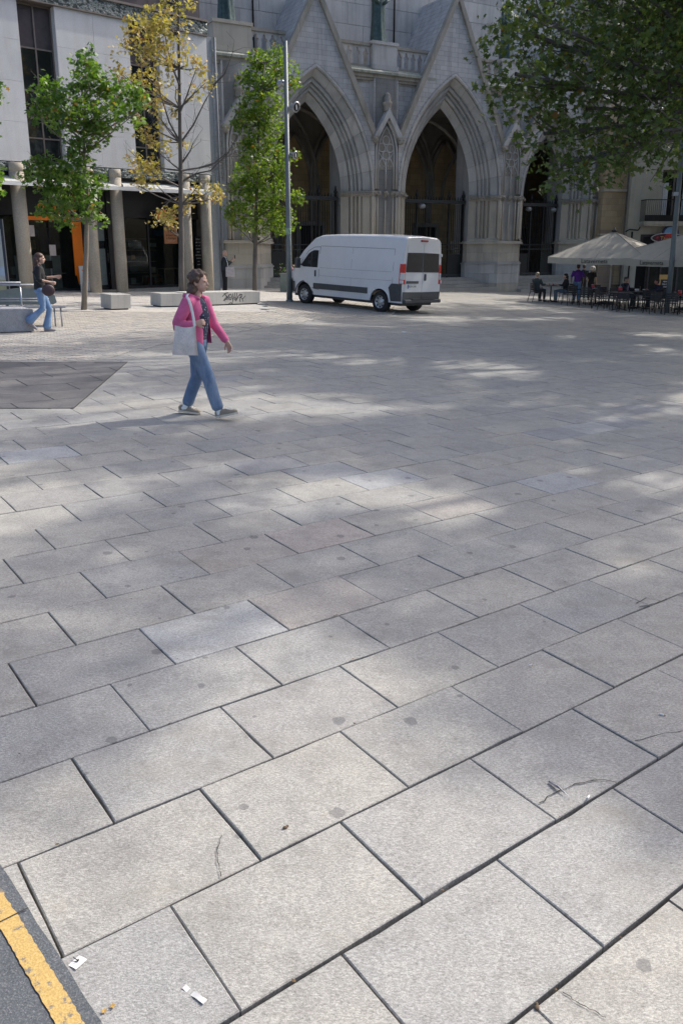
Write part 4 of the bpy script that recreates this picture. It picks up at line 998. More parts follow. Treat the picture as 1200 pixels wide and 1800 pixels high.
def leaf_mesh(name, centers, sizes, mat, seed, flat=.5, tone=None):
    rs = np.random.RandomState(seed); n = len(centers); k = len(STAR)
    V = np.zeros((n, k, 3)); V[:, :, 0] = STAR[None, :, 0]; V[:, :, 1] = STAR[None, :, 1]
    V[:, :, 2] = -.25*np.abs(STAR[None, :, 0])*rs.uniform(.2, 1.2, (n, 1)); V *= np.asarray(sizes)[:, None, None]
    nrm = rs.normal(size=(n, 3)); nrm[:, 2] = np.abs(nrm[:, 2])+flat; nrm /= np.linalg.norm(nrm, axis=1)[:, None]
    t = rs.normal(size=(n, 3)); t[:, 2] -= .8; t -= nrm*np.sum(t*nrm, 1)[:, None]; t /= np.linalg.norm(t, axis=1)[:, None]
    u = np.cross(t, nrm)
    W = V[:, :, 0:1]*u[:, None]+V[:, :, 1:2]*t[:, None]+V[:, :, 2:3]*nrm[:, None]+np.asarray(centers)[:, None]
    me = bpy.data.meshes.new(name); me.vertices.add(n*k); me.vertices.foreach_set('co', W.ravel())
    me.loops.add(n*k); me.loops.foreach_set('vertex_index', np.arange(n*k)); me.polygons.add(n)
    me.polygons.foreach_set('loop_start', np.arange(n)*k); me.update(calc_edges=True)
    a = me.attributes.new('leafcol', 'FLOAT', 'FACE'); c = rs.rand(n) if tone is None else np.clip(tone+rs.normal(0, .16, n), 0, 1); a.data.foreach_set('value', c.astype(np.float32))
    me.materials.append(mat); return me
def blobs_to_leaves(blobs, dens, rs, size, base_y, scale):
    """each blob: foliage clump; leaves sit mostly toward its shell, in small sprays"""
    C, T = [], []
    for (c, r, th_) in blobs:
        n = int(dens*th_*(r**2)*1500)
        ns = max(3, n//7)
        d = rs.normal(size=(ns, 3)); d /= np.linalg.norm(d, axis=1)[:, None]
        rad = r*(.35+.65*rs.rand(ns)**.5)[:, None]; sp = np.array(c)+d*rad*np.array([1, 1, .9])
        tt = rs.rand(ns)*.7+.1
        for s_, t_ in zip(sp, tt):
            m = 7; C.append(s_+rs.normal(size=(m, 3))*size*1.15); T.append(np.full(m, t_))
    return np.vstack(C), np.concatenate(T)
def young_tree(name, label, base, Y, blobs, trunkpx, mat, bark, seed, dens, size, twigs=(), group=None, r0=.085, cat='tree'):
    rs = np.random.RandomState(seed); b = base; t = thing('sweetgum_tree' if name is None else name, label, cat, b, 0, group)
    B = []
    for bl in blobs:
        px, py, r = bl[:3]; th_ = bl[3] if len(bl) > 3 else 1
        dy = rs.uniform(-.6, .6)*min(1, 3); p = at(px, py, Y+dy)
        B.append((np.array(p)-np.array(b), r/F_*Y, th_))
    C, T = blobs_to_leaves(B, dens, rs, size, 0, 1)
    o = bpy.data.objects.new('crown', leaf_mesh('crown', C, size*(.7+.6*rs.rand(len(C))), mat, seed, .3, T)); COL.objects.link(o); o.parent = t
    pts = [at(px, py, Y)-Vector(b) for px, py in trunkpx]; pts[0] = Vector((0, 0, -.1)); n = len(pts)
    m = MB(); m.tube(pts, [r0*(1-.8*i/(n-1)) for i in range(n)], 10); m.build('trunk', bark, t)
    lim = MB()
    for c, r, th_ in B:
        c = Vector(c); tp = min(pts[1:], key=lambda p: abs(p.z-(c.z-.5*(c-Vector((p.x, p.y, c.z))).length)))
        mid = tp.lerp(c, .5)+Vector((rs.uniform(-.1, .1), rs.uniform(-.1, .1), -.05)); lim.tube([tp, mid, c], [.028, .018, .008], 5, False)
        for q in range(3):
            e = c+Vector(rs.normal(size=3))*r*.6; lim.tube([c.lerp(tp, .2), e], [.009, .004], 4, False)
    for pl in twigs:
        q = [at(px, py, Y+rs.uniform(-.2, .2))-Vector(b) for px, py in pl]; k = len(q); lim.tube(q, [.035*(1-.75*i/(k-1)) for i in range(k)], 5, False)
        for i in range(1, k):
            for j in range(4):
                d = (q[i]-q[i-1]).normalized(); e = q[i-1].lerp(q[i], rs.rand()); lim.tube([e, e+d*.25+Vector(rs.normal(size=3))*.16, e+d*.42+Vector(rs.normal(size=3))*.25], [.008, .005, .003], 4, False)
    lim.build('branches', bark, t)
    return t
b1 = G(147, 545)
young_tree(None, 'green young tree with three-part crown in front of the orange shop', b1, b1.y,
    [(152, 100, 14), (150, 122, 20), (138, 145, 22), (165, 160, 26), (90, 165, 28), (75, 190, 18), (122, 190, 30), (155, 205, 30), (195, 150, 22), (210, 170, 26), (240, 165, 16), (190, 205, 28), (225, 205, 20), (108, 215, 22), (150, 240, 24), (170, 232, 20), (60, 200, 12),
     (140, 270, 24), (100, 295, 28), (70, 300, 24), (60, 318, 16), (118, 330, 34), (150, 345, 26), (92, 345, 22), (160, 372, 20), (108, 378, 20), (80, 372, 16), (170, 320, 18), (132, 305, 26), (178, 385, 10), (250, 190, 10), (165, 118, 10)],
    [(147, 545), (150, 500), (152, 440), (153, 390), (152, 330), (148, 270), (148, 220), (150, 170), (151, 110)], M_lgreen, M_bark, 11, .8, .085, [[(150, 240), (190, 225), (235, 200)], [(148, 250), (110, 215), (80, 170)]], 'young street trees')
b2 = G(320, 536)
young_tree('autumn_tree', 'thinning yellow autumn tree with dark bare twigs beside the café', b2, b2.y,
    [(262, 30, 20, .8), (240, 45, 22, .8), (285, 60, 24, .8), (325, 15, 18, .6), (310, 45, 24, .7), (268, 80, 22, .8), (228, 80, 16, .7), (250, 100, 20, .7), (215, 82, 12, .6), (290, 95, 24, .7), (318, 75, 14, .5), (205, 125, 16, .7), (228, 135, 20, .7), (262, 140, 20, .7), (290, 125, 20, .6), (345, 120, 20, .6), (330, 100, 16, .5), (362, 145, 16, .6), (345, 160, 16, .5), (310, 150, 14, .4), (275, 165, 18, .6), (268, 190, 18, .6), (250, 215, 16, .6), (255, 240, 16, .7), (280, 245, 14, .6), (240, 285, 18, .8), (268, 290, 20, .8), (292, 272, 14, .6), (262, 312, 16, .8), (320, 258, 8, .5), (385, 345, 14, .9), (372, 335, 14, .9), (350, 325, 12, .7), (340, 350, 12, .7), (300, 378, 20, 1), (322, 365, 14, .9), (278, 385, 12, .8), (306, 395, 12, .8), (250, 165, 12, .5), (300, 195, 10, .4), (285, 215, 10, .4), (300, 10, 18, .6), (240, 325, 12, .6)],
    [(320, 536), (319, 480), (319, 420), (318, 360), (318, 300), (317, 250), (316, 190), (315, 120), (314, 60), (314, 0), (315, -40)], M_lyellow, M_bark2, 12, .62, .08,
    [[(318, 300), (350, 295), (380, 285), (395, 272)], [(317, 252), (340, 220), (362, 175), (378, 150)], [(317, 250), (298, 215), (282, 165), (275, 120), (262, 60)], [(318, 320), (345, 305), (370, 300), (400, 270), (420, 235)], [(316, 200), (330, 165), (345, 120)], [(318, 290), (335, 265), (340, 250)], [(316, 150), (300, 110), (290, 60), (262, 25)], [(375, 150), (395, 130), (410, 90)], [(318, 345), (300, 350), (285, 370)], [(350, 295), (372, 290), (408, 262)], [(318, 330), (270, 305), (225, 262)]], None, .10)
b3 = G(448, 517)
young_tree(None, 'slim green young tree standing left of the tall grey pole', b3, b3.y,
    [(465, 100, 14), (485, 98, 16), (450, 105, 14), (440, 128, 14), (462, 130, 20), (490, 125, 14), (510, 132, 16), (425, 138, 10), (450, 155, 22), (480, 155, 18), (512, 148, 12), (445, 185, 22), (470, 185, 22), (495, 180, 10), (430, 200, 16), (455, 215, 24), (478, 220, 20), (425, 222, 14), (412, 215, 8), (450, 250, 24), (475, 255, 20), (432, 262, 16), (490, 262, 10), (505, 275, 12), (520, 270, 8), (450, 290, 26), (475, 300, 22), (430, 305, 20), (495, 298, 14), (450, 330, 28), (420, 330, 16), (478, 335, 24), (500, 330, 14), (528, 345, 12), (512, 350, 12), (445, 365, 28), (415, 370, 18), (475, 370, 24), (500, 375, 14), (400, 375, 10), (460, 395, 20), (430, 395, 16), (490, 398, 16), (510, 398, 10), (405, 390, 8)],
    [(448, 517), (448, 470), (449, 430), (450, 380), (452, 330), (453, 280), (455, 220), (458, 160), (466, 110)], M_lslim, M_bark2, 13, .82, .08, (), 'young street trees', .10)
bL = Vector((-9.5, 20.5, gz(-9.5)))
young_tree(None, 'green young tree whose branch tips just enter at the left edge', bL, bL.y,
    [(-8, 160, 14), (-25, 150, 22), (-6, 300, 12), (-8, 325, 12), (-30, 310, 30), (-60, 200, 45), (-60, 260, 45), (-70, 330, 45), (-60, 130, 35)], [(-52, 560), (-52, 440), (-54, 330), (-56, 240), (-55, 130)], M_lgreen, M_bark, 14, 1.0, .085, (), 'young street trees')
# ---- old plane trees standing right of the picture; their crowns overhang and shade the square
def plane_crown(name, lobes, seed, nleaf, size=.115):
    rs = np.random.RandomState(seed); vol = np.array([r**2.2 for _, r in lobes]); C = []; T = []
    for (c, r), v in zip(lobes, vol/vol.sum()):
        ns = int(nleaf*v/6); d = rs.normal(size=(ns, 3)); d /= np.linalg.norm(d, axis=1)[:, None]
        rad = r*(.2+.8*rs.rand(ns)**.45)[:, None]; sp = np.array(c)+d*rad*np.array([1, 1, .75])
        for s_ in sp:
            C.append(s_+rs.normal(size=(6, 3))*.16); T.append(np.full(6, rs.rand()*.75))
    C = np.vstack(C); T = np.concatenate(T)
    return leaf_mesh(name, C, size*(.5+1.0*rs.rand(len(C))), M_lplane, seed, .25, T)
def plane_tree(label, base, lobes, seed, nleaf, fork=4.2, r0=.34, mesh=None, size=.115):
    t = thing('plane_tree', label, 'tree', base, 0, 'old plane trees at the right side of the square')
    me = mesh or plane_crown('crown', lobes, seed, nleaf, size)
    o = bpy.data.objects.new('crown', me); COL.objects.link(o); o.parent = t
    m = MB(); m.tube([(0, 0, -.3), (.02, .03, .4), (.05, 0, 1.8), (0, .05, fork)], [r0*1.35, r0*1.05, r0*.9, r0*.8], 14); m.build('trunk', stone('mottled_plane_bark', (.22, .20, .15), (.38, .36, .28), dirt=(.13, .12, .08), dirt_amt=.6, speck=12) if 'mottled_plane_bark' not in MATS else MATS['mottled_plane_bark'], t)
    rs = np.random.RandomState(seed+1); lim = MB()
    for c, r in lobes:
        if r < .8: continue
        c = Vector(c); st = Vector((0, .05, fork-.2)); mid = st.lerp(c, .5)+Vector((rs.uniform(-.4, .4), rs.uniform(-.4, .4), -.2)); lim.tube([st, mid, c], [r0*.45, r0*.26, .05], 8, False)
        for q in range(4):
            e = c+Vector(rs.normal(size=3))*r*.5; f = mid.lerp(c, .4+.6*rs.rand()); lim.tube([f, f.lerp(e, .5)+Vector((0, 0, -.1)), e], [.035, .02, .008], 5, False)
    lim.build('branches', M_bark2, t); return me
# tree whose crown fills the upper right corner
bx = Vector((11.6, 23.5, gz(11.6)))
def LB(px, py, Y, r): return (tuple(at(px, py, Y)-bx), r)
lobesA = [LB(1175, 40, 26, 1.8), LB(1195, 110, 26, 1.8), LB(1150, 70, 27, 1.6), LB(1120, 20, 26, 1.6), LB(1185, 190, 25, 1.5), LB(880, 70, 21.5, .75), LB(905, 130, 21.5, .95), LB(895, 185, 21.5, .6), LB(935, 60, 22, 1.1), LB(960, 150, 22, 1.25), LB(955, 235, 22, .95), LB(925, 20, 21.5, .8), LB(985, 290, 21.5, .9), LB(1010, 80, 23, 1.5), LB(1030, 190, 22, 1.5), LB(1040, 280, 21, 1.0), LB(1090, 250, 22, 1.3), LB(1110, 110, 22, 1.8), LB(1160, 230, 21, 1.1),
    LB(1180, 130, 22, 1.7), LB(1200, 10, 23, 2.2), LB(1090, -20, 24, 2.2), LB(985, -30, 24, 1.6), LB(1280, 150, 23, 2.2), LB(1290, -60, 24, 2.6), LB(1150, -140, 25, 2.6), LB(1030, -150, 25, 2.2), LB(1350, 120, 24, 2.2), LB(1020, 318, 21.5, .55), LB(968, 325, 21.5, .35), LB(1150, 305, 20.5, .35), LB(1180, 300, 21, .5), LB(1130, 270, 21, .6), LB(1380, 0, 25, 2.4), ((.5, 1.5, 9.5), 1.6), ((2.5, -1.5, 9), 1.5)]
def scatter(seed, n, rx, ry, z0, z1, r=(.5, 1.15)):
    rs = random.Random(seed); out = []
    while len(out) < n:
        x, y, z = rs.uniform(-1, 1), rs.uniform(-1, 1), rs.uniform(-1, 1)
        if x*x+y*y+z*z > 1: continue
        out.append(((x*rx, y*ry, (z0+z1)/2+z*(z1-z0)/2), rs.uniform(*r)))
    return out
plane_tree('big old plane tree whose leafy crown fills the upper right corner', bx, lobesA+[(((c[0][0]-4.2), c[0][1]-1.5, c[0][2]+.5), c[1]) for c in scatter(3, 34, 5.2, 4.6, 10.5, 17, (.6, 1.3))], 21, 29000, fork=6.6, r0=.16, size=.098)
lbB = scatter(5, 44, 4.6, 4.6, 5.0, 13.0); meB = plane_crown('crown', lbB, 33, 13000)
lbH = scatter(8, 30, 4.6, 4.2, 9.6, 15.5); meH = plane_crown('crown', lbH, 35, 12500)
for k, (x, y, lab, sc, rz, hi) in enumerate([
    (17.8, 35.5, 'old plane tree beyond the right edge, shading the café terrace', 1.25, .3, 0),
    (15.0, 31.5, 'tall plane tree right of the frame behind the one in the corner', 1.15, 2.2, 1),
    (12.2, 14.6, 'tall thin plane tree right of the frame, nearest the foreground paving', 1.0, 1.4, 1),
    (15.2, 22.0, 'tall plane tree in the second row right of the frame', 1.15, 2.9, 1),
    (20.4, 43, 'old plane tree in front of the cream house, far right', 1.0, 4.0, 0),
    (21.5, 33.0, 'tall plane tree in the third row right of the frame', 1.15, 5.0, 1),
    (20.5, 25.5, 'tall plane tree at the far right of the second row', 1.1, 3.6, 1)]):
    plane_tree(lab, Vector((x, y, gz(x))), lbH if hi else lbB, 40+k, 0, mesh=meH if hi else meB, fork=6.5 if hi else 4.2)
    t = [o for o in S.objects if o.get('label') == lab][0]; t.rotation_euler = (0, 0, rz); t.scale = (sc,)*3
# ================================================================== VAN
M_vwhite = plain('van_white_paint', (.63, .65, .68), .33, var=.045, scale=1.6); MATS['van_white_paint'].node_tree.nodes['Principled BSDF'].inputs['Coat Weight'].default_value = .4
M_vplast = plain('van_grey_plastic', (.055, .06, .068), .6)
M_vglass = glass('van_dark_glass', (.02, .022, .024), .03, .85)
M_tyre = plain('tyre_rubber', (.02, .02, .022), .85); M_rim = plain('steel_rim', (.42, .43, .44), .35, .5); M_red = plain('tail_light_red', (.55, .02, .015), .25, var=.1)
M_clear = plain('tail_light_clear', (.6, .6, .62), .2)
vrl, vfl = G(668, 548.5), G(541, 534)
dv = Vector((vfl.x-vrl.x, vfl.y-vrl.y)).normalized(); vang = atan2(dv.y, dv.x)
WB = 3.72; RO = .98; FO = .92; LEN = RO+WB+FO; VW = 1.0   # half width
# origin: middle of rear axle on the ground; x forward, y left
lat = Vector((-dv.y, dv.x)); oc = Vector((vrl.x, vrl.y))-lat*.90
van = thing('delivery_van', 'white high-roof panel van with dark rear windows parked in front of the church', 'van', (oc.x, oc.y, gz(oc.x)), vang, None, True)
TOPP = [(-.98, 2.44), (-.9, 2.49), (0, 2.52), (2.2, 2.50), (3.0, 2.46), (3.35, 2.36), (3.9, 1.92), (4.22, 1.55), (4.32, 1.35), (4.58, 1.20), (4.64, 1.0)]
def ztop(x): return float(np.interp(x, [p[0] for p in TOPP], [p[1] for p in TOPP]))
def zbot(x):
    z = .36
    for xc in (0, WB):
        if abs(x-xc) < .43: z = max(z, .36+sqrt(.43**2-(x-xc)**2)*.98)
    return z
def hwid(x, z):
    w = 1.0
    if x > 2.9: w -= .10*((x-2.9)/1.75)**2
    if x > 4.3: w -= .25*((x-4.3)/.35)**2
    if z > 1.25: w -= .13*((z-1.25)/1.25)**1.6
    if z < .7: w -= .03*(.7-z)/.35
    return w
xs = sorted(set([round(a, 3) for a in list(np.linspace(-.98, 4.64, 60))+[-.43, .43, WB-.43, WB+.43]]))
body = MB(); secs = []
for x in xs:
    zt, zb = ztop(x), zbot(x); sec = []
    n = 12
    rt = min(.16, (zt-zb)*.3)
    for k in range(n+1):
        z = zb+(zt-rt-zb)*k/n; sec.append((x, hwid(x, z), z))
    wt = hwid(x, zt-rt)
    for k in range(1, 6):
        a = pi/2*k/5; sec.append((x, wt-rt*1.2*(1-cos(a)), zt-rt+rt*sin(a)))
    yb = wt-rt*1.2
    for k in range(1, 4): sec.append((x, yb*(1-k/3), zt+.035*(k/3)))
    full = sec+[(x, -y, z) for _, y, z in sec[::-1][1:]]
    secs.append(full)
body.grid(secs); nb = len(secs[0])
body.add(secs[0], [tuple(range(nb))]); body.add(secs[-1], [tuple(range(nb))[::-1]])
bo = body.build('body', M_vwhite, van)
bm = bmesh.new(); bm.from_mesh(bo.data); bmesh.ops.remove_doubles(bm, verts=bm.verts, dist=.0005); bmesh.ops.recalc_face_normals(bm, faces=bm.faces); bm.to_mesh(bo.data); bm.free()
# underside
o = MB(); o.b2(-.8, 4.4, -.8, .8, .26, .42); o.build('chassis', M_vplast, van)
def side_patch(poly, side, eps=.006, step=.12):
    """polygon (x,z) laid on the body side, following its curvature"""
    xs_ = [p[0] for p in poly]; m = MB()
    x0, x1 = min(xs_), max(xs_); n = max(2, int((x1-x0)/step)); rows = []
    def span(x):
        zz = []
        for i in range(len(poly)):
            (xa, za), (xb, zb) = poly[i], poly[(i+1) % len(poly)]
            if (xa-x)*(xb-x) <= 0 and abs(xa-xb) > 1e-6: zz.append(za+(zb-za)*(x-xa)/(xb-xa))
        return (min(zz), max(zz)) if zz else None
    for i in range(n+1):
        x = x0+(x1-x0)*min(max(i/n, .0005), .9995); s_ = span(x)
        if s_: rows.append([(x, side*(hwid(x, s_[0]+(s_[1]-s_[0])*k/5)+eps), s_[0]+(s_[1]-s_[0])*k/5) for k in range(6)])
    m.grid(rows, False); return m
for sd_ in (1, -1):
    dr = MB()
    # panel gaps: thin strips laid on the body, dark by colour alone
    gap = MB()
    def seam(pts, w_=.008):
        rows = []
        for i, (x, z) in enumerate(pts):
            a, b = pts[max(0, i-1)], pts[min(len(pts)-1, i+1)]; d = Vector((b[0]-a[0], b[1]-a[1])).normalized(); nx, nz = -d.y*w_, d.x*w_
            rows.append([(x+nx, sd_*(hwid(x, z)+.004), z+nz), (x-nx, sd_*(hwid(x, z)+.004), z-nz)])
        gap.grid(rows, False)
    seam([(2.95, .55), (2.95, 1.2), (2.95, 1.9), (2.93, 2.05)]); seam([(2.93, 2.05), (3.25, 2.03), (3.55, 1.9), (3.95, 1.45)]); seam([(3.30, .62), (3.2, .58), (2.95, .56)]); seam([(-.55, 2.08), (.5, 2.08), (1.5, 2.08), (2.93, 2.08)], .006)
    seam([(-.55, .95), (-.55, 1.5), (-.55, 2.08)], .006); seam([(1.35, .72), (1.35, 1.5), (1.35, 2.06)], .004); seam([(-.5, 1.35), (1, 1.33), (2.9, 1.33)], .003); seam([(-.5, 1.07), (1, 1.05), (2.9, 1.05)], .003)
    gap.build('panel_seams', plain('panel_seam_grey', (.10, .105, .12), .7), van)
    o = side_patch([(3.02, 1.33), (3.02, 1.92), (3.25, 1.93), (3.5, 1.84), (3.92, 1.40), (3.85, 1.33)], sd_, .007).build('side_window', M_vglass, van)
    o = side_patch([(3.34, 1.34), (3.34, 1.89), (3.38, 1.88), (3.38, 1.34)], sd_, .010, .02).build('window_divider', M_vplast, van)
    o = MB(); o.box(3.12, sd_*(hwid(3.12, 1.2)+.02), 1.12, .06, .03, .22); o.build('door_handle', M_vplast, van, bevel=.01)
    o = MB(); o.b2(.55, 3.2, min(sd_*.985, sd_*1.03), max(sd_*.985, sd_*1.03), .58, .78); o.build('side_moulding', M_vplast, van, bevel=.012)
    o = MB(); o.tube([(3.85, sd_*.95, 1.38), (3.88, sd_*1.08, 1.42)], .03, 6); o.box(3.9, sd_*1.16, 1.45, .12, .18, .36); o.build('wing_mirror', M_vplast, van, bevel=.02)
    # arch lips
    for xc in (0, WB):
        o = MB(); rows = []
        for k in range(21):
            a = pi*k/20; rows.append([(xc+.43*cos(a), sd_*(hwid(xc, .6)+.012), .36+.42*sin(a)), (xc+.49*cos(a), sd_*(hwid(xc, .6)+.006), .36+.48*sin(a))])
        o.grid(rows, False); o.build('arch_lip', M_vwhite if xc == 0 else M_vplast, van)
        wh = MB(); y0, y1 = sd_*.72, sd_*.965; prof = [(.20, y0), (.32, y0), (.345, y0+sd_*.03), (.345, y1-sd_*.03), (.325, y1), (.215, y1)]
        n = 28; wh.grid([[(xc+r*cos(2*pi*k/n), y, .345+r*sin(2*pi*k/n)) for r, y in prof] for k in range(n+1)]); w_ = bpy.data.objects.new('wheel', wh.mesh('wheel', M_tyre)); COL.objects.link(w_); w_.parent = van
        rm = MB(); yy = sd_*.93; n = 24
        rm.grid([[(xc+r*cos(2*pi*k/n), y, .345+r*sin(2*pi*k/n)) for r, y in ((.218, sd_*.955), (.20, sd_*.935), (.13, sd_*.92), (.10, sd_*.955), (.045, sd_*.965), (.0, sd_*.965))] for k in range(n+1)]); rm.build('rim', M_rim, w_)
        hb = MB()
        for k in range(8): a = 2*pi*k/8; hb.box(xc+.165*cos(a), sd_*.934, .345+.165*sin(a), .045, .02, .045)
        hb.build('rim_holes', M_tyre, w_)
    # tail lights
    def tl(z0, z1, e, ya, xa):
        m = MB(); n = 5; rows = []
        for k in range(n+1):
            z = z0+(z1-z0)*k/n; w_ = hwid(-.9, z)
            rows.append([(x_, sd_*y_, z) for x_, y_ in ((-.95, ya), (-1.0-e, ya), (-1.0-e, w_-.03), (-.985, w_+.006+e), (xa, w_+.012+e), (xa+.02, w_-.02))])
        m.grid(rows, False); m.add(rows[-1], [tuple(range(6))]); m.add(rows[0], [tuple(range(6))[::-1]]); return m
    t_l = tl(.98, 1.62, 0, .885, -.84).build('tail_light', M_red, van); tl(1.12, 1.34, .004, .90, -.88).build('clear_lens', M_clear, t_l)
    # plastic rear corner of the bumper
    o = side_patch([(-.975, .42), (-.975, .98), (-.52, .98), (-.40, .84), (-.47, .62), (-.46, .40)], sd_, .018, .05).build('bumper_corner', M_vplast, van)
    o = side_patch([(4.25, .40), (4.25, .78), (4.45, .80), (4.62, .7), (4.62, .4)], sd_, .014, .05).build('front_bumper_side', M_vplast, van)
    for z in (1.05, 2.0-.07):
        o = MB(); o.box(-.95, sd_*(hwid(-.95, z)+.01), z if z < 1.5 else 1.93, .12, .05, .1); o.build('hinge', M_vwhite, van)
# rear face: doors stand 8 mm proud, split down the middle
XR = -.98
def rear(name, pts, mt, x0=.0, th=.012): 
    m = MB(); n = len(pts); a = sum(pts[i][0]*pts[(i+1) % n][1]-pts[(i+1) % n][0]*pts[i][1] for i in range(n)); pts = pts if a < 0 else pts[::-1]
    m.add([(XR-x0-th, y, z) for y, z in pts]+[(XR-x0, y, z) for y, z in pts], [tuple(range(n)), tuple(range(n, 2*n))[::-1]]+[(i, n+i, n+(i+1) % n, (i+1) % n) for i in range(n)]); return m.build(name, mt, van)
for sd_ in (1, -1):
    w_ = lambda z: hwid(-.98, z)-.12
    rear('rear_door', [(sd_*.006, .72), (sd_*(w_(.72)), .72), (sd_*w_(1.3), 1.3), (sd_*(w_(2.0)-.0), 2.0), (sd_*(w_(2.2)), 2.22), (sd_*.006, 2.26)], M_vwhite)
    rear('rear_window', [(sd_*.01, 1.36), (sd_*(w_(1.4)-.01), 1.36), (sd_*(w_(2.0)-.0), 1.98), (sd_*.01, 1.99)], M_vglass, .012, .006)
    rear('lower_door_trim', [(sd_*.008, .42), (sd_*.97, .42), (sd_*.97, .725), (sd_*.008, .715)], M_vplast, .013, .01)
rear('plate_recess', [(.82, 1.00), (.22, 1.00), (.22, 1.08), (.82, 1.08)], M_vplast, .013, .03)
pl_ = rear('number_plate', [(.74, .84), (.26, .84), (.26, .96), (.74, .96)], M_whitep, .013, .008)
me = textmesh('8534 LNH', .10, M_blk, .001, sx=.9); o = part('plate_lettering', me, pl_, (XR-.0225, .49, .90)); o.rotation_euler = (pi/2, 0, -pi/2)
o = rear('plate_band', [(.74, .84), (.70, .84), (.70, .96), (.74, .96)], plain('plate_blue', (.02, .06, .35), .5), .0215, .002)
o = MB(); o.box(XR-.03, -.14, 1.2, .04, .09, .22); o.build('rear_handle', M_vplast, van, bevel=.02)
o = MB(); o.box(XR-.02, 0, 2.37, .05, .34, .06); o.build('brake_light', plain('brake_light_red', (.3, .02, .02), .3), van, bevel=.01)
o = MB(); o.box(XR-.05, 0, .42, .16, 1.9, .12); o.build('rear_bumper', M_vplast, van, bevel=.03)
o = MB(); o.box(XR-.1, 0, .50, .1, 1.2, .03); o.build('bumper_step', M_vplast, van)
o = MB(); 
rows = []
for x in np.linspace(3.42, 4.2, 8): zt = ztop(x)+.012; rows.append([(x, y*(hwid(x, zt)-.17), zt+.035*(1-abs(y))) for y in np.linspace(-1, 1, 9)])
o.grid(rows, False); o.build('windscreen', M_vglass, van)
o = MB(); o.box(4.66, 0, .62, .08, 1.5, .42); o.build('front_bumper', M_vplast, van, bevel=.03)
for sd_ in (1, -1): o = MB(); o.box(4.5, sd_*.72, 1.0, .25, .22, .26); o.build('headlight', M_clear, van, bevel=.05)
van_ok = 1

# ================================================================== STREET FURNITURE LEFT
M_blockc = stone('concrete_bench_stone', (.42, .41, .385), (.50, .49, .465), dirt_amt=.35, rnd=.04)
M_granb = granite('granite_bench', (.33, .34, .37), rnd=.02); M_steel = plain('galvanised_steel', (.36, .37, .39), .38, .7, var=.15)
M_polepaint = plain('grey_pole_paint', (.15, .175, .185), .55, .2, var=.15, scale=2)
def block(name, label, p0, p1, depth, h, m, foot=.05, cat='bench', group=None):
    d = Vector((p1.x-p0.x, p1.y-p0.y)); l = d.length; a = atan2(d.y, d.x)
    t = thing(name, label, cat, (p0.x, p0.y, p0.z), a, group, True)
    o = MB(); o.b2(0, l, 0, depth, foot, h); o.build('block', m, t, bevel=.012); o = MB(); o.b2(.06, l-.06, .06, depth-.06, -.05, foot); o.build('foot', M_vplast, t); return t
block('concrete_cube_seat', 'small concrete cube seat between the green tree and the next cube', G(196, 546), G(231, 545), .62, .46, M_blockc, group='concrete seats by the café')
block('concrete_cube_seat', 'small concrete cube seat at the foot of the yellow tree', G(283, 541), G(322, 540), .62, .44, M_blockc, group='concrete seats by the café')
gb_ = block('long_concrete_bench', 'long concrete bench with black spray-paint scrawl behind the walking woman', G(327, 540), G(457, 535), .6, .46, M_blockc, group='concrete seats by the café')
block('granite_block_bench', 'bluish granite block bench cut by the left edge of the frame', G(-60, 588), G(61, 584), .75, .50, M_granb, .02)
# scrawl on the long bench: brush strokes laid on its front
d_ = Vector((G(457, 535).x-G(327, 540).x, G(457, 535).y-G(327, 540).y)).length
def gx(px): return (px-327)/130*d_*(1.0+.0)
def stroke(pts, w_=.013):
    rows = []; P_ = [(gx(370+x/12), .46-(y-12)/26*.0 - (y/12-13.0)/22.0*.44+.0) for x, y in pts]
    q = []
    for i in range(len(P_)-1):
        for t_ in (0, .33, .66): q.append((P_[i][0]+(P_[i+1][0]-P_[i][0])*t_, P_[i][1]+(P_[i+1][1]-P_[i][1])*t_))
    q.append(P_[-1])
    for i, (x, z) in enumerate(q):
        a, b = q[max(0, i-1)], q[min(len(q)-1, i+1)]; d = Vector((b[0]-a[0], b[1]-a[1])); d = d.normalized() if d.length > 0 else Vector((1, 0))
        rows.append([(x-d.y*w_, -.003, z+d.x*w_), (x+d.y*w_, -.003, z-d.x*w_)])
    return rows
gr = MB()
for s_ in ([(215, 250), (250, 215), (300, 180), (340, 175)], [(250, 180), (300, 240), (330, 320)], [(240, 330), (265, 300), (290, 280), (310, 240), (330, 270), (300, 310), (270, 290), (260, 345)], [(350, 210), (340, 270), (360, 320), (400, 310), (415, 250), (390, 200), (360, 220), (365, 290), (395, 270)], [(440, 190), (430, 260), (440, 330)], [(485, 175), (470, 250), (440, 320), (425, 400)], [(350, 390), (400, 375), (430, 400)], [(460, 250), (500, 300), (520, 230), (525, 180)], [(500, 350), (540, 290), (560, 240), (500, 330), (470, 300)], [(560, 250), (600, 210), (640, 220), (630, 270), (580, 280), (600, 370)], [(590, 200), (620, 300)], [(630, 310), (670, 290), (710, 245)], [(650, 310), (665, 365)]):
    gr.grid(stroke(s_), False)
gr.build('spray_scrawl', plain('black_spray_paint', (.03, .03, .033), .6), gb_)
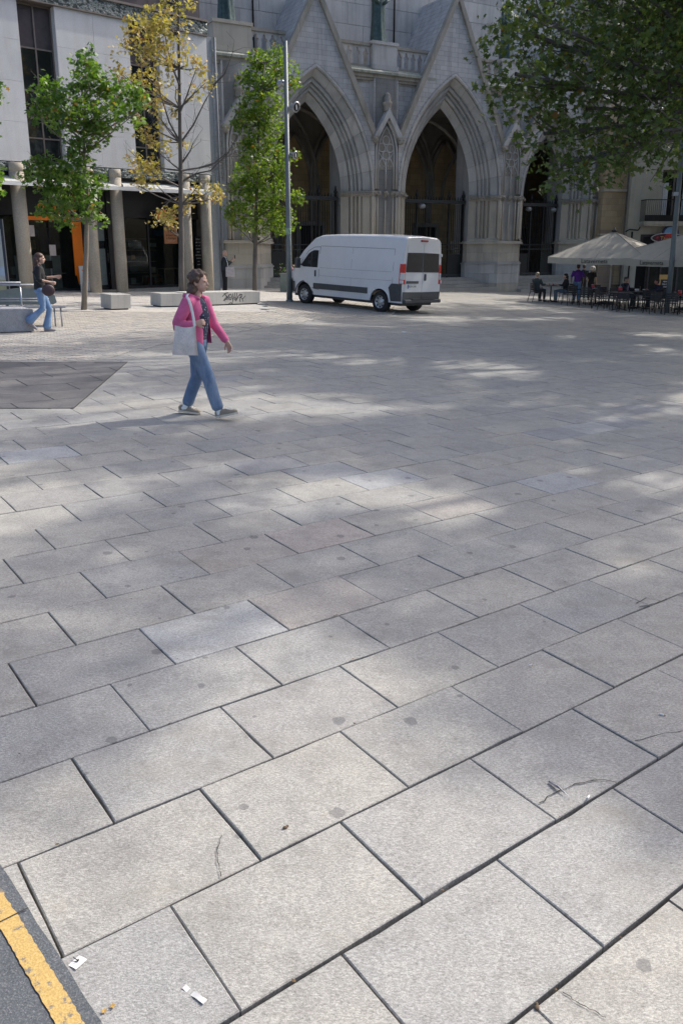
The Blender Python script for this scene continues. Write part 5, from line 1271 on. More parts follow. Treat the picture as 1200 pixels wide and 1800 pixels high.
# tall pole
pb_ = G(509, 530); pt = thing('tall_pole', 'tall grey tapered steel pole with floodlights left of the van', 'pole', pb_, 0)
ph = at(505, 72, pb_.y).z-pb_.z
o = MB(); o.tube([(0, 0, -.1), (0, 0, 2.2), (0, 0, 2.22), (0, 0, ph)], [.115, .105, .10, .068], 14); o.build('shaft', M_polepaint, pt)
o = MB(); o.lathe([(.14, 0), (.14, .05), (.12, .07)], 14); o.build('collar', M_polepaint, pt)
o = MB(); o.lathe([(.104, 2.35), (.104, 2.75)], 14); o.build('old_stickers', plain('torn_stickers', (.25, .36, .25), .7, var=.5, scale=30), pt, bevel=.1)
def spot(z, ang, lab, tiltx=-.5, face=True, sc=1.0):
    t = thing('pole_floodlight', lab, 'floodlight', (pb_.x, pb_.y, pb_.z+z), ang, 'floodlights on the tall pole'); t.scale = (sc,)*3
    o = MB(); o.tube([(0, 0, 0), (.25, 0, 0)], .05, 8); o.box(.28, 0, .0, .12, .18, .2); o.build('bracket', M_steel, t)
    c = MB(); n = 20
    ax = Vector((.75, -.6, -.28)).normalized(); u = ax.orthogonal().normalized(); v = ax.cross(u); b_ = Vector((.3, 0, .05))
    for nm, prof, mt in (('housing', [(0, -.12), (.12, -.1), (.14, .12), (.2, .2), (.27, .26), (.27, .32), (.20, .32)], M_steel), ('lens', [(.20, .312), (.0, .312)], M_blk), ('lamp', [(.0, .318), (.0, .318)], M_whitep)):
        m = MB()
        if nm == 'lamp':
            cc = b_+ax*.322; uu = Vector((0, 0, 1)); uu = (uu-ax*uu.dot(ax)).normalized(); vv = ax.cross(uu); uu, vv = (uu+vv*.45).normalized(), None; vv = ax.cross(uu)
            m.add([cc+uu*.13*a+vv*.045*b for a, b in ((-1,-1),(1,-1),(1,1),(-1,1))], [(0, 1, 2, 3)])
        else: m.grid([[b_+ax*d+(u*cos(2*pi*k/n)+v*sin(2*pi*k/n))*r for r, d in prof] for k in range(n+1)])
        m.build(nm, mt, t)
z1 = at(520, 188, pb_.y).z-pb_.z; z2 = at(520, 272, pb_.y).z-pb_.z
spot(z1, 0, 'round floodlight with dark lens high on the right side of the pole', sc=.68); spot(at(500, 145, pb_.y).z-pb_.z, pi*.9, 'round floodlight on the left side of the pole, half in the leaves', sc=.5); spot(z2, .2, 'lower floodlight on the pole just above the slim tree leaves', sc=.55)
# information panel, railing and metal bench at the left edge
ip_ = Vector((-8.35, 20.6, gz(-8.35)))
t = thing('information_panel', 'large information panel with map and the words PLAÇA VELLA at the left edge', 'sign', ip_, radians(6))
o = MB(); o.b2(-1.9, 0, -.03, .06, .55, 2.42); o.build('frame', plain('navy_frame', (.03, .035, .05), .5), t)
o = MB(); o.b2(-1.85, -.06, -.04, -.031, .6, 2.18); o.build('poster', plain('map_poster', (.42, .43, .40), .6, var=.12, scale=3), t)
o = MB(); o.b2(-1.85, -.06, -.046, -.041, 1.05, 1.28); o.build('photo_strip', plain('sky_photo_strip', (.40, .47, .58), .6), t)
o = MB(); o.b2(-1.85, -.06, -.046, -.041, .62, .95); o.build('green_strip', plain('olive_strip', (.30, .30, .18), .6), t)
o = MB(); o.prismy([(-.75, 1.06), (-.2, 1.06), (-.3, 1.1), (-.42, 1.11), (-.44, 1.22), (-.46, 1.11), (-.6, 1.09)], -.05, -.047); o.build('silhouette', plain('dark_silhouette', (.08, .09, .12), .6), t)
o = MB(); o.tube([(-.9+.6*cos(a)*(1+.2*sin(3*a)), -.048, 1.55+.2*sin(a)*(1+.3*cos(2*a))) for a in [2*pi*k/24 for k in range(25)]], .006, 4, False); o.build('map_line', M_blk, t)
me = textmesh('PLAÇA VELLA', .11, M_blk, .002, 'RIGHT'); o = part('title', me, t, (-.14, -.045, 2.07)); o.rotation_euler = (pi/2, 0, 0)
for k in range(4): me = textmesh('informació de la vila', .05, plain('grey_print', (.2, .2, .19), .7), .001, 'RIGHT'); o = part('text_line', me, t, (-.14, -.045, 1.95-k*.07)); o.rotation_euler = (pi/2, 0, 0)
for x in (-1.8, -.1): o = MB(); o.b2(x-.03, x+.03, -.0, .05, -.1, .55); o.build('post', M_vplast, t)
rl_ = G(36, 574); t = thing('metal_railing', 'double steel tube railing ending behind the long-haired woman', 'railing', (rl_.x, rl_.y+.35, gz(rl_.x)), 0)
for z, x1 in ((.98, -.02), (.93, .42)):
    o = MB(); o.tube([(-2.5, 0, z), (x1, -.0, z)], .024, 8); o.build('rail', M_steel, t)
for z in (.62, .56): o = MB(); o.tube([(-2.5, 0, z), (.6, 0, z)], .010, 6); o.build('thin_rail', M_steel, t)
for x in (-.05, -1.6): o = MB(); o.tube([(x, 0, -.05), (x, 0, .96)], .022, 8); o.build('post', M_steel, t)
bb_ = G(60, 576); t = thing('steel_bench', 'grey steel bench with rounded back plate behind the granite block', 'bench', (bb_.x, bb_.y+.5, gz(bb_.x)), radians(8))
o = MB(); o.prismy([(-1.6, .47), (.25, .47), (.33, .52), (.30, .68), (.15, .82), (-.1, .86), (-.6, .86), (-1.6, .70)], .30, .33); o.build('backrest', plain('grey_green_plate', (.20, .225, .21), .5, .2), t)
o = MB(); o.b2(-1.6, .62, -.22, .22, .42, .455); o.build('seat', M_steel, t, bevel=.01)
for x in (.35, .5, -1.2): o = MB(); o.tube([(x, -.15, .42), (x, -.15, -.05)], .02, 6); o.build('leg', M_steel, t)
# lamp post at the right edge
lp = Vector((at(1183, 430, 33).x, 33, 0)); lp.z = gz(lp.x)
t = thing('lamp_post', 'dark grey lamp post leaning slightly at the right edge behind the parasols', 'lamp post', lp, 0)
o = MB(); o.tube([(0, 0, -.1), (.0, 0, 2.2), (at(1197, 270, 33).x-lp.x, 0, at(1197, 270, 33).z-lp.z), (at(1204, 180, 33).x-lp.x, 0, at(1204, 180, 33).z-lp.z)], [.10, .10, .095, .09], 10); o.build('shaft', M_polepaint, t)
o = MB(); o.box(-.16, -.05, 4.6, .2, .15, .14); o.build('camera_box', M_steel, t)
# flower planter beyond the van's bonnet
fp = Vector((at(528, 480, 37).x, 37, 0)); fp.z = gz(fp.x)
t = thing('flower_planter', 'grey-green planter box with pink flowers beyond the front of the van', 'planter', fp, 0)
o = MB(); o.b2(-.9, .7, -.3, .3, 0, .85); o.build('box', plain('grey_green_planter', (.19, .22, .20), .7), t, bevel=.02)
rs = np.random.RandomState(4); C = rs.normal(size=(420, 3))*np.array([.42, .14, .12])+np.array([0, 0, .98]); 
o = bpy.data.objects.new('foliage', leaf_mesh('foliage', C, .05*(.7+.6*rs.rand(420)), M_lgreen, 4)); COL.objects.link(o); o.parent = t
C = rs.normal(size=(150, 3))*np.array([.4, .16, .10])+np.array([0, -.05, 1.06]); o = bpy.data.objects.new('flowers', leaf_mesh('flowers', C, .05*(.7+.6*rs.rand(150)), plain('pink_petals', (.6, .3, .4), .6), 5)); COL.objects.link(o); o.parent = t

# ================================================================== CAFÉ TERRACE
M_umb = plain('cream_parasol_canvas', (.40, .37, .31), .85, var=.07, scale=3, bmp=.2)
def parasol(label, cx, cy, rz, half, zedge, zapex, txts):
    t = thing('cafe_parasol', label, 'parasol', (cx, cy, gz(cx)), rz, 'square cream parasols over the café terrace')
    g0 = 0
    o = MB(); o.tube([(0, 0, 0), (0, 0, zapex-.05)], .035, 8); o.build('pole', M_whitep, t)
    o = MB(); o.box(0, 0, .06, .8, .8, .12); o.build('base', M_vplast, t, bevel=.02)
    cnr = [(-1, -1), (1, -1), (1, 1), (-1, 1)]
    for k in range(4):
        a, b = cnr[k], cnr[(k+1) % 4]; rows = []; n = 8
        for i in range(n+1):
            f = i/n; row = []
            for j in range(9):
                s_ = j/8; x, y = (a[0]+(b[0]-a[0])*s_)*half*f, (a[1]+(b[1]-a[1])*s_)*half*f
                z = zapex+(zedge-zapex)*f**1.06-.05*sin(pi*s_)*f-.012*sin(j*3+i*2)*f
                row.append((x, y, z))
            rows.append(row)
        o = MB(); o.grid(rows); o.build('canvas', M_umb, t)
        o = MB(); o.tube([rows[i][0][:2]+(rows[i][0][2]+.008,) for i in range(n+1)], .012, 4, False); o.tube([rows[i][4][:2]+(rows[i][4][2]+.004,) for i in range(n+1)], .006, 4, False); o.build('seam', plain('seam_piping', (.30, .275, .23), .8), t)
        # valance
        o = MB(); o.grid([[( (a[0]+(b[0]-a[0])*j/16)*half*1.002, (a[1]+(b[1]-a[1])*j/16)*half*1.002, z+.006*sin(j*2.1)-.05*sin(pi*j/16)*(1 if z > zedge-.1 else .9)) for j in range(17)] for z in (zedge, zedge-.27)], True); v_ = o.build('valance', M_umb, t)
        if k in txts:
            me = textmesh('Lataverneta', .25, M_blk, .001, sx=1.0); q = bpy.data.objects.new('valance_lettering', me); COL.objects.link(q); q.parent = v_
            mx, my = (a[0]+b[0])/2*half, (a[1]+b[1])/2*half; nx, ny = mx/half, my/half
            q.location = (mx+nx*.045, my+ny*.045, zedge-.17); q.rotation_euler = (pi/2, 0, atan2(ny, nx)+pi/2)
        o = MB(); o.tube([(a[0]*half, a[1]*half, zedge-.02), (0, 0, zapex-.12)], .016, 5); o.tube([(a[0]*half*.5, a[1]*half*.5, zedge+(zapex-zedge)*.45), (0, 0, zedge-.1)], .012, 5); o.build('rib', M_steel, t)
    o = MB(); o.lathe([(.14, 0), (.12, .06), (.03, .1), (.03, .2)], 10, 0, 0, zapex); o.build('cap', M_blk, t)
gp = gz(11.4)
parasol('left cream parasol with lettering on its valance, nearest the church', 12.3, 37.6, radians(-37.4), 2.15, 2.12, 3.22, (0, 1))
parasol('right cream parasol with lettering on its valance, cut by the frame edge', 15.0, 35.2, radians(30), 2.6, 2.20, 3.3, (0, 3))
M_chair = plain('black_cafe_chair', (.022, .022, .025), .5)
def cafe_chair():
    t = thing('cafe_chair', 'x', 'chair', (0, 0, 0), 0, 'black café chairs on the terrace')
    o = MB()
    for k in range(4): o.box(0, -.15+k*.1, .45, .42, .085, .018)
    o.build('seat', M_chair, t)
    o = MB()
    for k in range(4): o.grid([[(x, -.21-.04*(1-(x/.21)**2)-.06*(z-.45), z) for x in np.linspace(-.21, .21, 5)] for z in (.52+k*.085, .59+k*.085)])
    o.build('backrest', M_chair, t)
    for sx_ in (-1, 1):
        o = MB(); o.tube([(sx_*.22, -.2, .86), (sx_*.22, -.19, .45), (sx_*.25, -.30, 0)], .014, 6); o.build('leg', M_chair, t)
        o = MB(); o.tube([(sx_*.23, -.22, .66), (sx_*.24, .16, .66), (sx_*.24, .2, .45), (sx_*.26, .26, 0)], .014, 6); o.build('leg', M_chair, t)
    return t
def cafe_table():
    t = thing('cafe_table', 'x', 'table', (0, 0, 0), 0, 'small café tables on the terrace')
    o = MB(); o.box(0, 0, .73, .68, .68, .025); o.build('tabletop', plain('dark_table_top', (.09, .085, .08), .35), t, bevel=.01)
    o = MB(); o.tube([(0, 0, .72), (0, 0, .05)], .03, 8); o.build('column', M_chair, t)
    for a in range(4): o = MB(); o.tube([(0, 0, .08), (.3*cos(a*pi/2+.78), .3*sin(a*pi/2+.78), .015)], .018, 6); o.build('leg', M_chair, t)
    return t
c0 = cafe_chair(); t0 = cafe_table(); cu_, tu_ = [0], [0]
def chair(px, py, rz, label, g=None):
    p = G(px, py) if g is None else Vector((g[0], g[1], gz(g[0]))); o = c0 if not cu_[0] else copy_tree(c0); cu_[0] = 1; o.location = p; o.rotation_euler = (0, 0, rz); o['label'] = label; return p
def table(x, y, label, rz=.2):
    o = t0 if not tu_[0] else copy_tree(t0); tu_[0] = 1; o.location = (x, y, gz(x)); o.rotation_euler = (0, 0, rz); o['label'] = label
table(9.55, 37.35, 'café table between the seated pair at the left end of the terrace')
chair(0, 0, -1.35, 'black café chair under the short-haired sitter at the terrace left end', (8.85, 37.15)); chair(0, 0, 1.7, 'black café chair under the dark-haired woman at the left table', (10.3, 37.5))
tabs = [(11.3, 36.3, 'café table with white cloths left of centre under the left parasol'), (12.7, 34.9, 'café table of the two seated men, with white cups on it'), (11.4, 33.4, 'empty café table in the front row, middle'), (13.7, 33.0, 'empty café table in the front row beside the frame edge'), (14.4, 35.9, 'café table in the back row behind the two men'), (12.9, 38.2, 'café table in the back row near the chalkboards')]
nm = {0: 'under the left parasol', 1: 'at the two men\'s table', 2: 'at the front middle table', 3: 'at the front table by the frame edge', 4: 'at the back table behind the men', 5: 'at the back table near the chalkboards'}
for k, (x, y, l) in enumerate(tabs):
    table(x, y, l, .2+k*.1)
    for j, (dx, dy, rz, wn) in enumerate(((-.75, 0, -pi/2, 'left-hand'), (.75, 0, pi/2, 'right-hand'), (0, -.75, 0, 'near-side'), (0, .75, pi, 'far-side'))):
        ox = .1*((k*7+j*3) % 5-2)
        chair(0, 0, rz+.15*((k+j) % 3-1), '%s black café chair %s' % (wn, nm[k]), (x+dx+(ox if j > 1 else 0), y+dy))
for k, (x, y, rz) in enumerate(((9.95, 35.6, .2), (10.35, 34.6, -.3), (12.3, 32.2, .1), (12.9, 32.0, -.1), (14.3, 31.7, .2))):
    chair(0, 0, rz, ['black café chair pulled out alone at the terrace front, left of the cloths', 'black café chair turned sideways in the terrace front row', 'black café chair with its back to us, first of two side by side', 'black café chair with its back to us, second of two side by side', 'black café chair nearest the camera at the right frame edge'][k], (x, y))
def small(name, label, cat, x, y, z, prof, col, group=None):
    t = thing(name, label, cat, (x, y, gz(x)+.743+z), 0, group); o = MB(); o.lathe(prof, 12); o.build('body', plain(name+'_'+str(col), col, .4), t); o = MB(); o.lathe([(prof[-1][0]*.98, prof[-1][1]-.002), (prof[-1][0]*.98, prof[-1][1]+.006)], 12); o.build('rim', plain('rim_pale', (.6, .6, .6), .4), t)
small('napkin_holder', 'red cylindrical napkin holder on the table under the left parasol', 'holder', 11.1, 36.2, 0, [(.07, 0), (.07, .16)], (.5, .03, .05)); small('napkin_holder', 'red napkin holder on the front middle table', 'holder', 11.35, 33.35, 0, [(.08, 0), (.08, .2)], (.45, .03, .04)); small('napkin_holder', 'red napkin holder on the front table by the frame edge', 'holder', 13.6, 32.9, 0, [(.08, 0), (.08, .18)], (.5, .04, .04))
for k, (x, y) in enumerate(((12.5, 34.75), (12.62, 34.85), (12.85, 34.8))): small('cup', ['leftmost white cup on the two men\'s table', 'middle white cup on the two men\'s table', 'rightmost white cup on the two men\'s table'][k], 'cup', x, y, 0, [(.035, 0), (.05, .1)], (.7, .7, .7), 'white cups')
small('glass_tumbler', 'small amber drink on the left end table', 'glass', 9.45, 37.3, 0, [(.03, 0), (.035, .12)], (.35, .2, .06)); small('jar', 'small red-labelled jar on the left end table', 'jar', 9.65, 37.4, 0, [(.035, 0), (.035, .1)], (.45, .1, .08))
t = thing('tablecloth', 'white paper cloth on the table under the left parasol', 'tablecloth', (11.3, 36.3, gz(11.3)), .2); o = MB(); o.box(0, 0, .749, .6, .5, .006); o.build('sheet', M_whitep, t)
# ================================================================== PEOPLE
SKIN = lambda n, c: plain(n, c, .55, var=.05, scale=20)
M_skin = SKIN('fair_skin', (.52, .33, .25)); M_skin2 = SKIN('tanned_skin', (.40, .24, .17))
def hairmat(n, c):
    if n in MATS: return MATS[n]
    m, nt, b = _new(n); tc = N(nt, 'ShaderNodeTexCoord'); mp = N(nt, 'ShaderNodeMapping'); L(nt, tc.outputs['Object'], mp.inputs[0]); mp.inputs['Scale'].default_value = (60, 60, 12)
    n1 = noise(nt, mp.outputs[0], 1, 5, .7); L(nt, ramp(nt, n1, [(.3, tuple(x*.45 for x in c)), (.7, tuple(min(1, x*1.5) for x in c))]), b.inputs['Base Color']); b.inputs['Roughness'].default_value = .5
    bump(nt, b, n1, .8, .01); MATS[n] = m; return m
def clothmat(n, c, kind=None):
    if n in MATS: return MATS[n]
    m, nt, b = _new(n); tc = N(nt, 'ShaderNodeTexCoord'); v = tc.outputs['Object']
    n1 = noise(nt, v, 9, 5, .6); n2 = noise(nt, v, 220, 2, .5)
    col = ramp(nt, n1, [(.3, tuple(x*.8 for x in c)), (.7, tuple(min(1, x*1.15) for x in c))])
    if kind == 'denim':
        mp = N(nt, 'ShaderNodeMapping'); L(nt, v, mp.inputs[0]); mp.inputs['Scale'].default_value = (1, 1, .25)
        f = ramp(nt, noise(nt, mp.outputs[0], 7, 4, .6), [(.5, (0, 0, 0)), (.7, (.55,)*3)]); col = mixc(nt, f, col, (.30, .38, .48))
    if kind == 'dots':
        vo = N(nt, 'ShaderNodeTexVoronoi'); vo.inputs['Scale'].default_value = 42; L(nt, v, vo.inputs['Vector'])
        f = ramp(nt, vo.outputs['Distance'], [(.16, (1, 1, 1)), (.24, (0, 0, 0))]); col = mixc(nt, f, col, (.55, .58, .62))
    if kind == 'check':
        w1 = N(nt, 'ShaderNodeTexChecker'); w1.inputs['Scale'].default_value = 52; L(nt, v, w1.inputs['Vector'])
        f = N(nt, 'ShaderNodeMath', operation='MULTIPLY'); L(nt, w1.outputs['Fac'], f.inputs[0]); L(nt, ramp(nt, noise(nt, v, 60, 2), [(.5, (0, 0, 0)), (.62, (.45,)*3)]), f.inputs[1]); col = mixc(nt, f.outputs[0], col, (.5, .36, .38))
    L(nt, col, b.inputs['Base Color']); b.inputs['Roughness'].default_value = .85
    mx = mixc(nt, .35, n1, n2); bump(nt, b, mx, .5, .012); MATS[n] = m; return m
def limb(mb, pts, rad, n=12, side=(0, 1, 0)):
    """tapered limb: pts along the axis, rad = (a along `side`, b across) at each"""
    pts = [Vector(p) for p in pts]; P_, Q = [], []
    m = len(pts); S_ = Vector(side)
    def fr(i):
        d = (pts[min(i+1, m-1)]-pts[max(i-1, 0)]).normalized(); u = (S_-d*S_.dot(d)); u = u.normalized() if u.length > 1e-3 else d.orthogonal().normalized(); return d, u, d.cross(u)
    rings = []
    for i, p in enumerate(pts):
        d, u, v = fr(i); a, b = rad[i] if isinstance(rad[i], tuple) else (rad[i], rad[i])
        if i == 0: rings += [(p-d*min(a, b)*.8, u, v, a*.4, b*.4), (p-d*min(a, b)*.45, u, v, a*.8, b*.8)]
        rings.append((p, u, v, a, b))
        if i == m-1: rings += [(p+d*min(a, b)*.45, u, v, a*.8, b*.8), (p+d*min(a, b)*.8, u, v, a*.4, b*.4)]
    vs = [c+(u*cos(2*pi*k/n))*a+(v*sin(2*pi*k/n))*b for c, u, v, a, b in rings for k in range(n)]
    fs = [(i*n+k, i*n+(k+1) % n, (i+1)*n+(k+1) % n, (i+1)*n+k) for i in range(len(rings)-1) for k in range(n)]
    fs += [tuple(range(n))[::-1], tuple((len(rings)-1)*n+k for k in range(n))]
    return mb.add(vs, fs, True)
def hand(mb, wrist, fdir, pdir, sc=1.0, curl=.4, right=True):
    """palm + five fingers; fdir = finger direction, pdir = palm normal"""
    w_ = Vector(wrist); f = Vector(fdir).normalized(); p = Vector(pdir); p = (p-f*p.dot(f)).normalized(); s_ = f.cross(p)*(1 if right else -1)
    limb(mb, [w_-f*.01, w_+f*.045*sc, w_+f*.085*sc], [(.026*sc, .019*sc), (.038*sc, .017*sc), (.038*sc, .014*sc)], 10, s_)
    for k, (o, l) in enumerate(((-.030, .062), (-.010, .075), (.011, .070), (.030, .055))):
        b = w_+f*.082*sc+s_*o*sc; e1 = b+(f*cos(curl)+p*sin(curl))*l*.5*sc; e2 = e1+(f*cos(curl*2.2)+p*sin(curl*2.2))*l*.5*sc
        limb(mb, [b-f*.012, b, e1, e2], [.0095*sc, .0095*sc, .0085*sc, .0072*sc], 8, s_)
    b = w_+f*.03*sc-s_*.032*sc; e1 = b+(f*.7-s_*.6+p*.3).normalized()*.035*sc; e2 = e1+(f*.95-s_*.15+p*.3).normalized()*.03*sc
    limb(mb, [w_+f*.015*sc, b, e1, e2], [.014*sc, .013*sc, .0105*sc, .0085*sc], 8, s_)
def head_mesh(mb, c, fwd=(1, 0, 0), sc=1.0, up=(0, 0, 1)):
    f = Vector(fwd).normalized(); u_ = Vector(up); u_ = (u_-f*u_.dot(f)).normalized(); s_ = u_.cross(f); c = Vector(c)
    rot = Matrix((f, s_, u_)).transposed()
    P_ = lambda x, y, z: c+(f*x+s_*y+u_*z)*sc
    mb.ell(P_(-.012, 0, .025), (.098*sc, .078*sc, .102*sc), 16, 12, rot)            # skull
    mb.ell(P_(.022, 0, -.035), (.066*sc, .060*sc, .075*sc), 14, 10, rot)           # face
    mb.ell(P_(.045, 0, -.088), (.030*sc, .032*sc, .024*sc), 10, 8, rot)            # chin
    limb(mb, [P_(.080, 0, .012), P_(.096, 0, -.014), P_(.100, 0, -.030)], [.009*sc, .012*sc, .014*sc], 8, s_)  # nose
    mb.ell(P_(.082, 0, -.060), (.012*sc, .024*sc, .010*sc), 8, 6, rot)             # lips
    for q in (-1, 1):
        mb.ell(P_(.070, q*.030, .018), (.018*sc, .024*sc, .010*sc), 8, 6, rot)     # brow
        mb.ell(P_(-.008, q*.078, -.012), (.020*sc, .009*sc, .032*sc), 8, 6, rot)   # ear
        mb.ell(P_(.048, q*.036, -.030), (.025*sc, .02*sc, .02*sc), 8, 6, rot)      # cheek
    return P_, rot
def face_bits(t, P_, rot, sc=1.0):
    o = MB()
    for q in (-1, 1): o.ell(P_(.081, q*.030, .003), (.006*sc, .012*sc, .006*sc), 8, 6, rot)
    o.build('eyes', plain('eye_dark', (.05, .035, .03), .3), t)
    o = MB(); o.ell(P_(.093, 0, -.060), (.004*sc, .020*sc, .005*sc), 8, 4, rot); o.build('lips', plain('lips', (.40, .16, .14), .5), t)
def shoe(mb, heel, toe, r=.045):
    h, t_ = Vector(heel), Vector(toe); d = (t_-h); l = d.length; d.normalize(); s_ = Vector((0, 1, 0))
    up = Vector((0, 0, 1)); up = (up-d*up.dot(d)).normalized()
    limb(mb, [h+d*.02+up*.045, h+d*l*.35+up*.045, h+d*l*.65+up*.035, h+d*(l-.03)+up*.028], [(.036, .046), (.040, .048), (.045, .034), (.036, .026)], 12, s_)
def sole(mb, heel, toe):
    h, t_ = Vector(heel), Vector(toe); d = (t_-h); l = d.length; d.normalize(); s_ = Vector((0, 1, 0)); up = Vector((0, 0, 1)); up = (up-d*up.dot(d)).normalized(); s_ = up.cross(d)
    prof = [(0, .028), (.02, .036), (.3, .037), (.6, .044), (.85, .040), (1.0, .015)]
    poly = [(f*l, w_) for f, w_ in prof]+[(f*l, -w_) for f, w_ in prof[::-1]]; n = len(poly)
    vs = [h+d*x+s_*y for x, y in poly]+[h+d*x+s_*y+up*.024 for x, y in poly]
    mb.add(vs, [tuple(range(n))[::-1], tuple(range(n, 2*n))]+[(i, (i+1) % n, n+(i+1) % n, n+i) for i in range(n)])
def addpart(t, name, mesh):
    o = bpy.data.objects.new(name, mesh); COL.objects.link(o); o.parent = t; return o

# ---------- the walking woman in the pink jacket -------------------------------------------------
gl = G(354, 732); W = 1.02
# she walks to the right of the picture and slightly towards the camera
lady = thing('person', 'curly-haired woman in a pink jacket and blue jeans walking across the paving', 'person', (gl.x, gl.y, gl.z), radians(-12)); lady.scale = (W*1.07, W*1.07, W*1.015)
# local: x = walking direction, y = her left (away from us), z up.  Her right side faces the camera.
hipc = Vector((-.02, 0, .90)); chest = Vector((.015, 0, 1.22)); neckb = Vector((.0, 0, 1.425)); hd = Vector((.045, 0, 1.575))
hipR, hipL = Vector((-.02, -.085, .88)), Vector((-.02, .085, .88))
# her right leg (near) is forward with heel striking; left leg trails
kneeR, ankR = Vector((.13, -.08, .47)), Vector((.245, -.075, .085)); kneeL, ankL = Vector((-.07, .075, .46)), Vector((-.205, .08, .10))
shR, shL = Vector((-.02, -.175, 1.36)), Vector((.02, .175, 1.36))
elR, wrR = Vector((-.145, -.25, 1.08)), Vector((.075, -.235, 1.125))
elL, wrL = Vector((.10, .23, 1.09)), Vector((.255, .22, .875))
b = MB(); P_, rot = head_mesh(b, hd, (1, -.02, 0), 1.0)
limb(b, [neckb-Vector((0, 0, .05)), neckb+Vector((.012, 0, .04)), hd-Vector((.01, 0, .05))], [.06, .05, .052])
limb(b, [hipc, Vector((-.0, 0, 1.05)), chest, neckb-Vector((0, 0, .03))], [(.13, .09), (.12, .085), (.135, .095), (.07, .05)])
for sh, e, w_ in ((shR, elR, wrR), (shL, elL, wrL)): limb(b, [Vector((0, sh.y*.5, 1.36)), sh, e, w_], [.05, .045, .036, .025])
hand(b, wrR, (1, .1, .25), (.1, .9, -.2), .95, .9, True); hand(b, wrL, (.45, -.05, -.9), (-.3, -.9, 0), 1.0, .45, False)
for h_, k, a in ((hipR, kneeR, ankR), (hipL, kneeL, ankL)): limb(b, [h_, k, a], [.075, .05, .035])
addpart(lady, 'body', remesh(b, .0065, 3, M_skin)); face_bits(lady, P_, rot)
# hair: bob of curls
hr = MB(); rs = random.Random(3)
for k in range(110):
    a = rs.uniform(0, 2*pi); e = rs.uniform(-.9, 1.4); x, y, z = cos(a)*cos(e), sin(a)*cos(e), sin(e)
    if x > .50 and z < .52: continue
    if z < -.3 and x > .12: continue
    r_ = rs.uniform(.020, .034); zz = .100*z+.02-(.030 if z < -.2 else 0)
    hr.ell(P_(-.02+.096*x, .086*y, zz), (r_, r_, r_*1.1), 8, 6)
hr.ell(P_(-.022, 0, .045), (.100, .084, .082), 16, 10, rot)
for k in range(26):
    a = rs.uniform(pi*.55, pi*1.45); hr.ell(P_(-.015+.095*cos(a), .092*sin(a), -.085-rs.uniform(0, .045)), (.034, .034, .036), 8, 6)
addpart(lady, 'hair', remesh(hr, .008, 1, hairmat('brown_curls', (.085, .045, .028))))
# top (navy with dots)
tp = MB(); limb(tp, [Vector((-.01, 0, .93)), Vector((.0, 0, 1.03)), Vector((.025, 0, 1.2)), Vector((.01, 0, 1.33)), Vector((.0, 0, 1.40))], [(.150, .105), (.145, .112), (.15, .118), (.125, .095), (.07, .06)], 20)
addpart(lady, 'dotted_top', remesh(tp, .01, 2, clothmat('navy_dotted_cloth', (.018, .024, .06), 'dots')))
# open pink jacket: shell over back and sides, two hanging fronts, sleeves
pk = clothmat('pink_jersey', (.58, .12, .26))
jk = MB(); lv = [(.86, -.03, .165, .13), (.95, -.03, .165, .13), (1.05, -.02, .158, .128), (1.15, -.01, .165, .132), (1.27, -.005, .172, .128), (1.35, -.01, .165, .105), (1.40, -.015, .11, .085), (1.43, -.02, .078, .070)]
rows = []; nn = 30
for i, (z, xo, a_, b_) in enumerate(lv):
    op = [.42, .40, .42, .46, .52, .55, .5, .55][i]; row = []
    for k in range(nn+1):
        th_ = op+(2*pi-2*op)*k/nn; fl = 1+.03*sin(9*th_+z*14)*(1 if z < 1.2 else .3)+(.10 if z < 1.0 and (k < 3) else 0)
        row.append((xo+b_*1.02*cos(th_)*fl+(.03 if k < 4 and z < 1.1 else 0), a_*sin(th_)*fl, z))
    rows.append(row)
def solidify(rows, t_=.007, name='jacket', mt=None, parent=None):
    m = MB(); m.grid(rows); o = m.build(name, mt, parent); md = o.modifiers.new('thickness', 'SOLIDIFY'); md.thickness = t_; md.offset = 0; sb = o.modifiers.new('sub', 'SUBSURF'); sb.levels = 1; sb.render_levels = 1; return o
solidify(rows, .010, 'jacket', pk, lady)
sl = MB()
limb(sl, [Vector((-.01, -.10, 1.375)), shR+Vector((0, 0, .0)), shR.lerp(elR, .5)+Vector((0, -.01, 0)), shR.lerp(elR, .86), elR+Vector((.02, 0, .0)), elR.lerp(wrR, .25), elR.lerp(wrR, .6), wrR.lerp(elR, .12)], [.06, .073, .066, .060, .058, .055, .050, .044], 16)
addpart(lady, 'sleeve', remesh(sl, .009, 2, pk)); sl = MB()
limb(sl, [Vector((0, .10, 1.375)), shL, shL.lerp(elL, .5), elL, elL.lerp(wrL, .5), wrL.lerp(elL, .10)], [.06, .072, .062, .055, .048, .046], 16)
addpart(lady, 'sleeve', remesh(sl, .009, 2, pk))
hd_ = MB(); limb(hd_, [Vector((.07, -.085, 1.395)), Vector((-.02, -.11, 1.425)), Vector((-.095, -.06, 1.42)), Vector((-.11, 0, 1.405)), Vector((-.095, .06, 1.42)), Vector((-.02, .11, 1.425)), Vector((.07, .085, 1.395))], [.018, .030, .034, .042, .034, .030, .018], 12, (0, 0, 1))
addpart(lady, 'hood', remesh(hd_, .008, 2, pk))
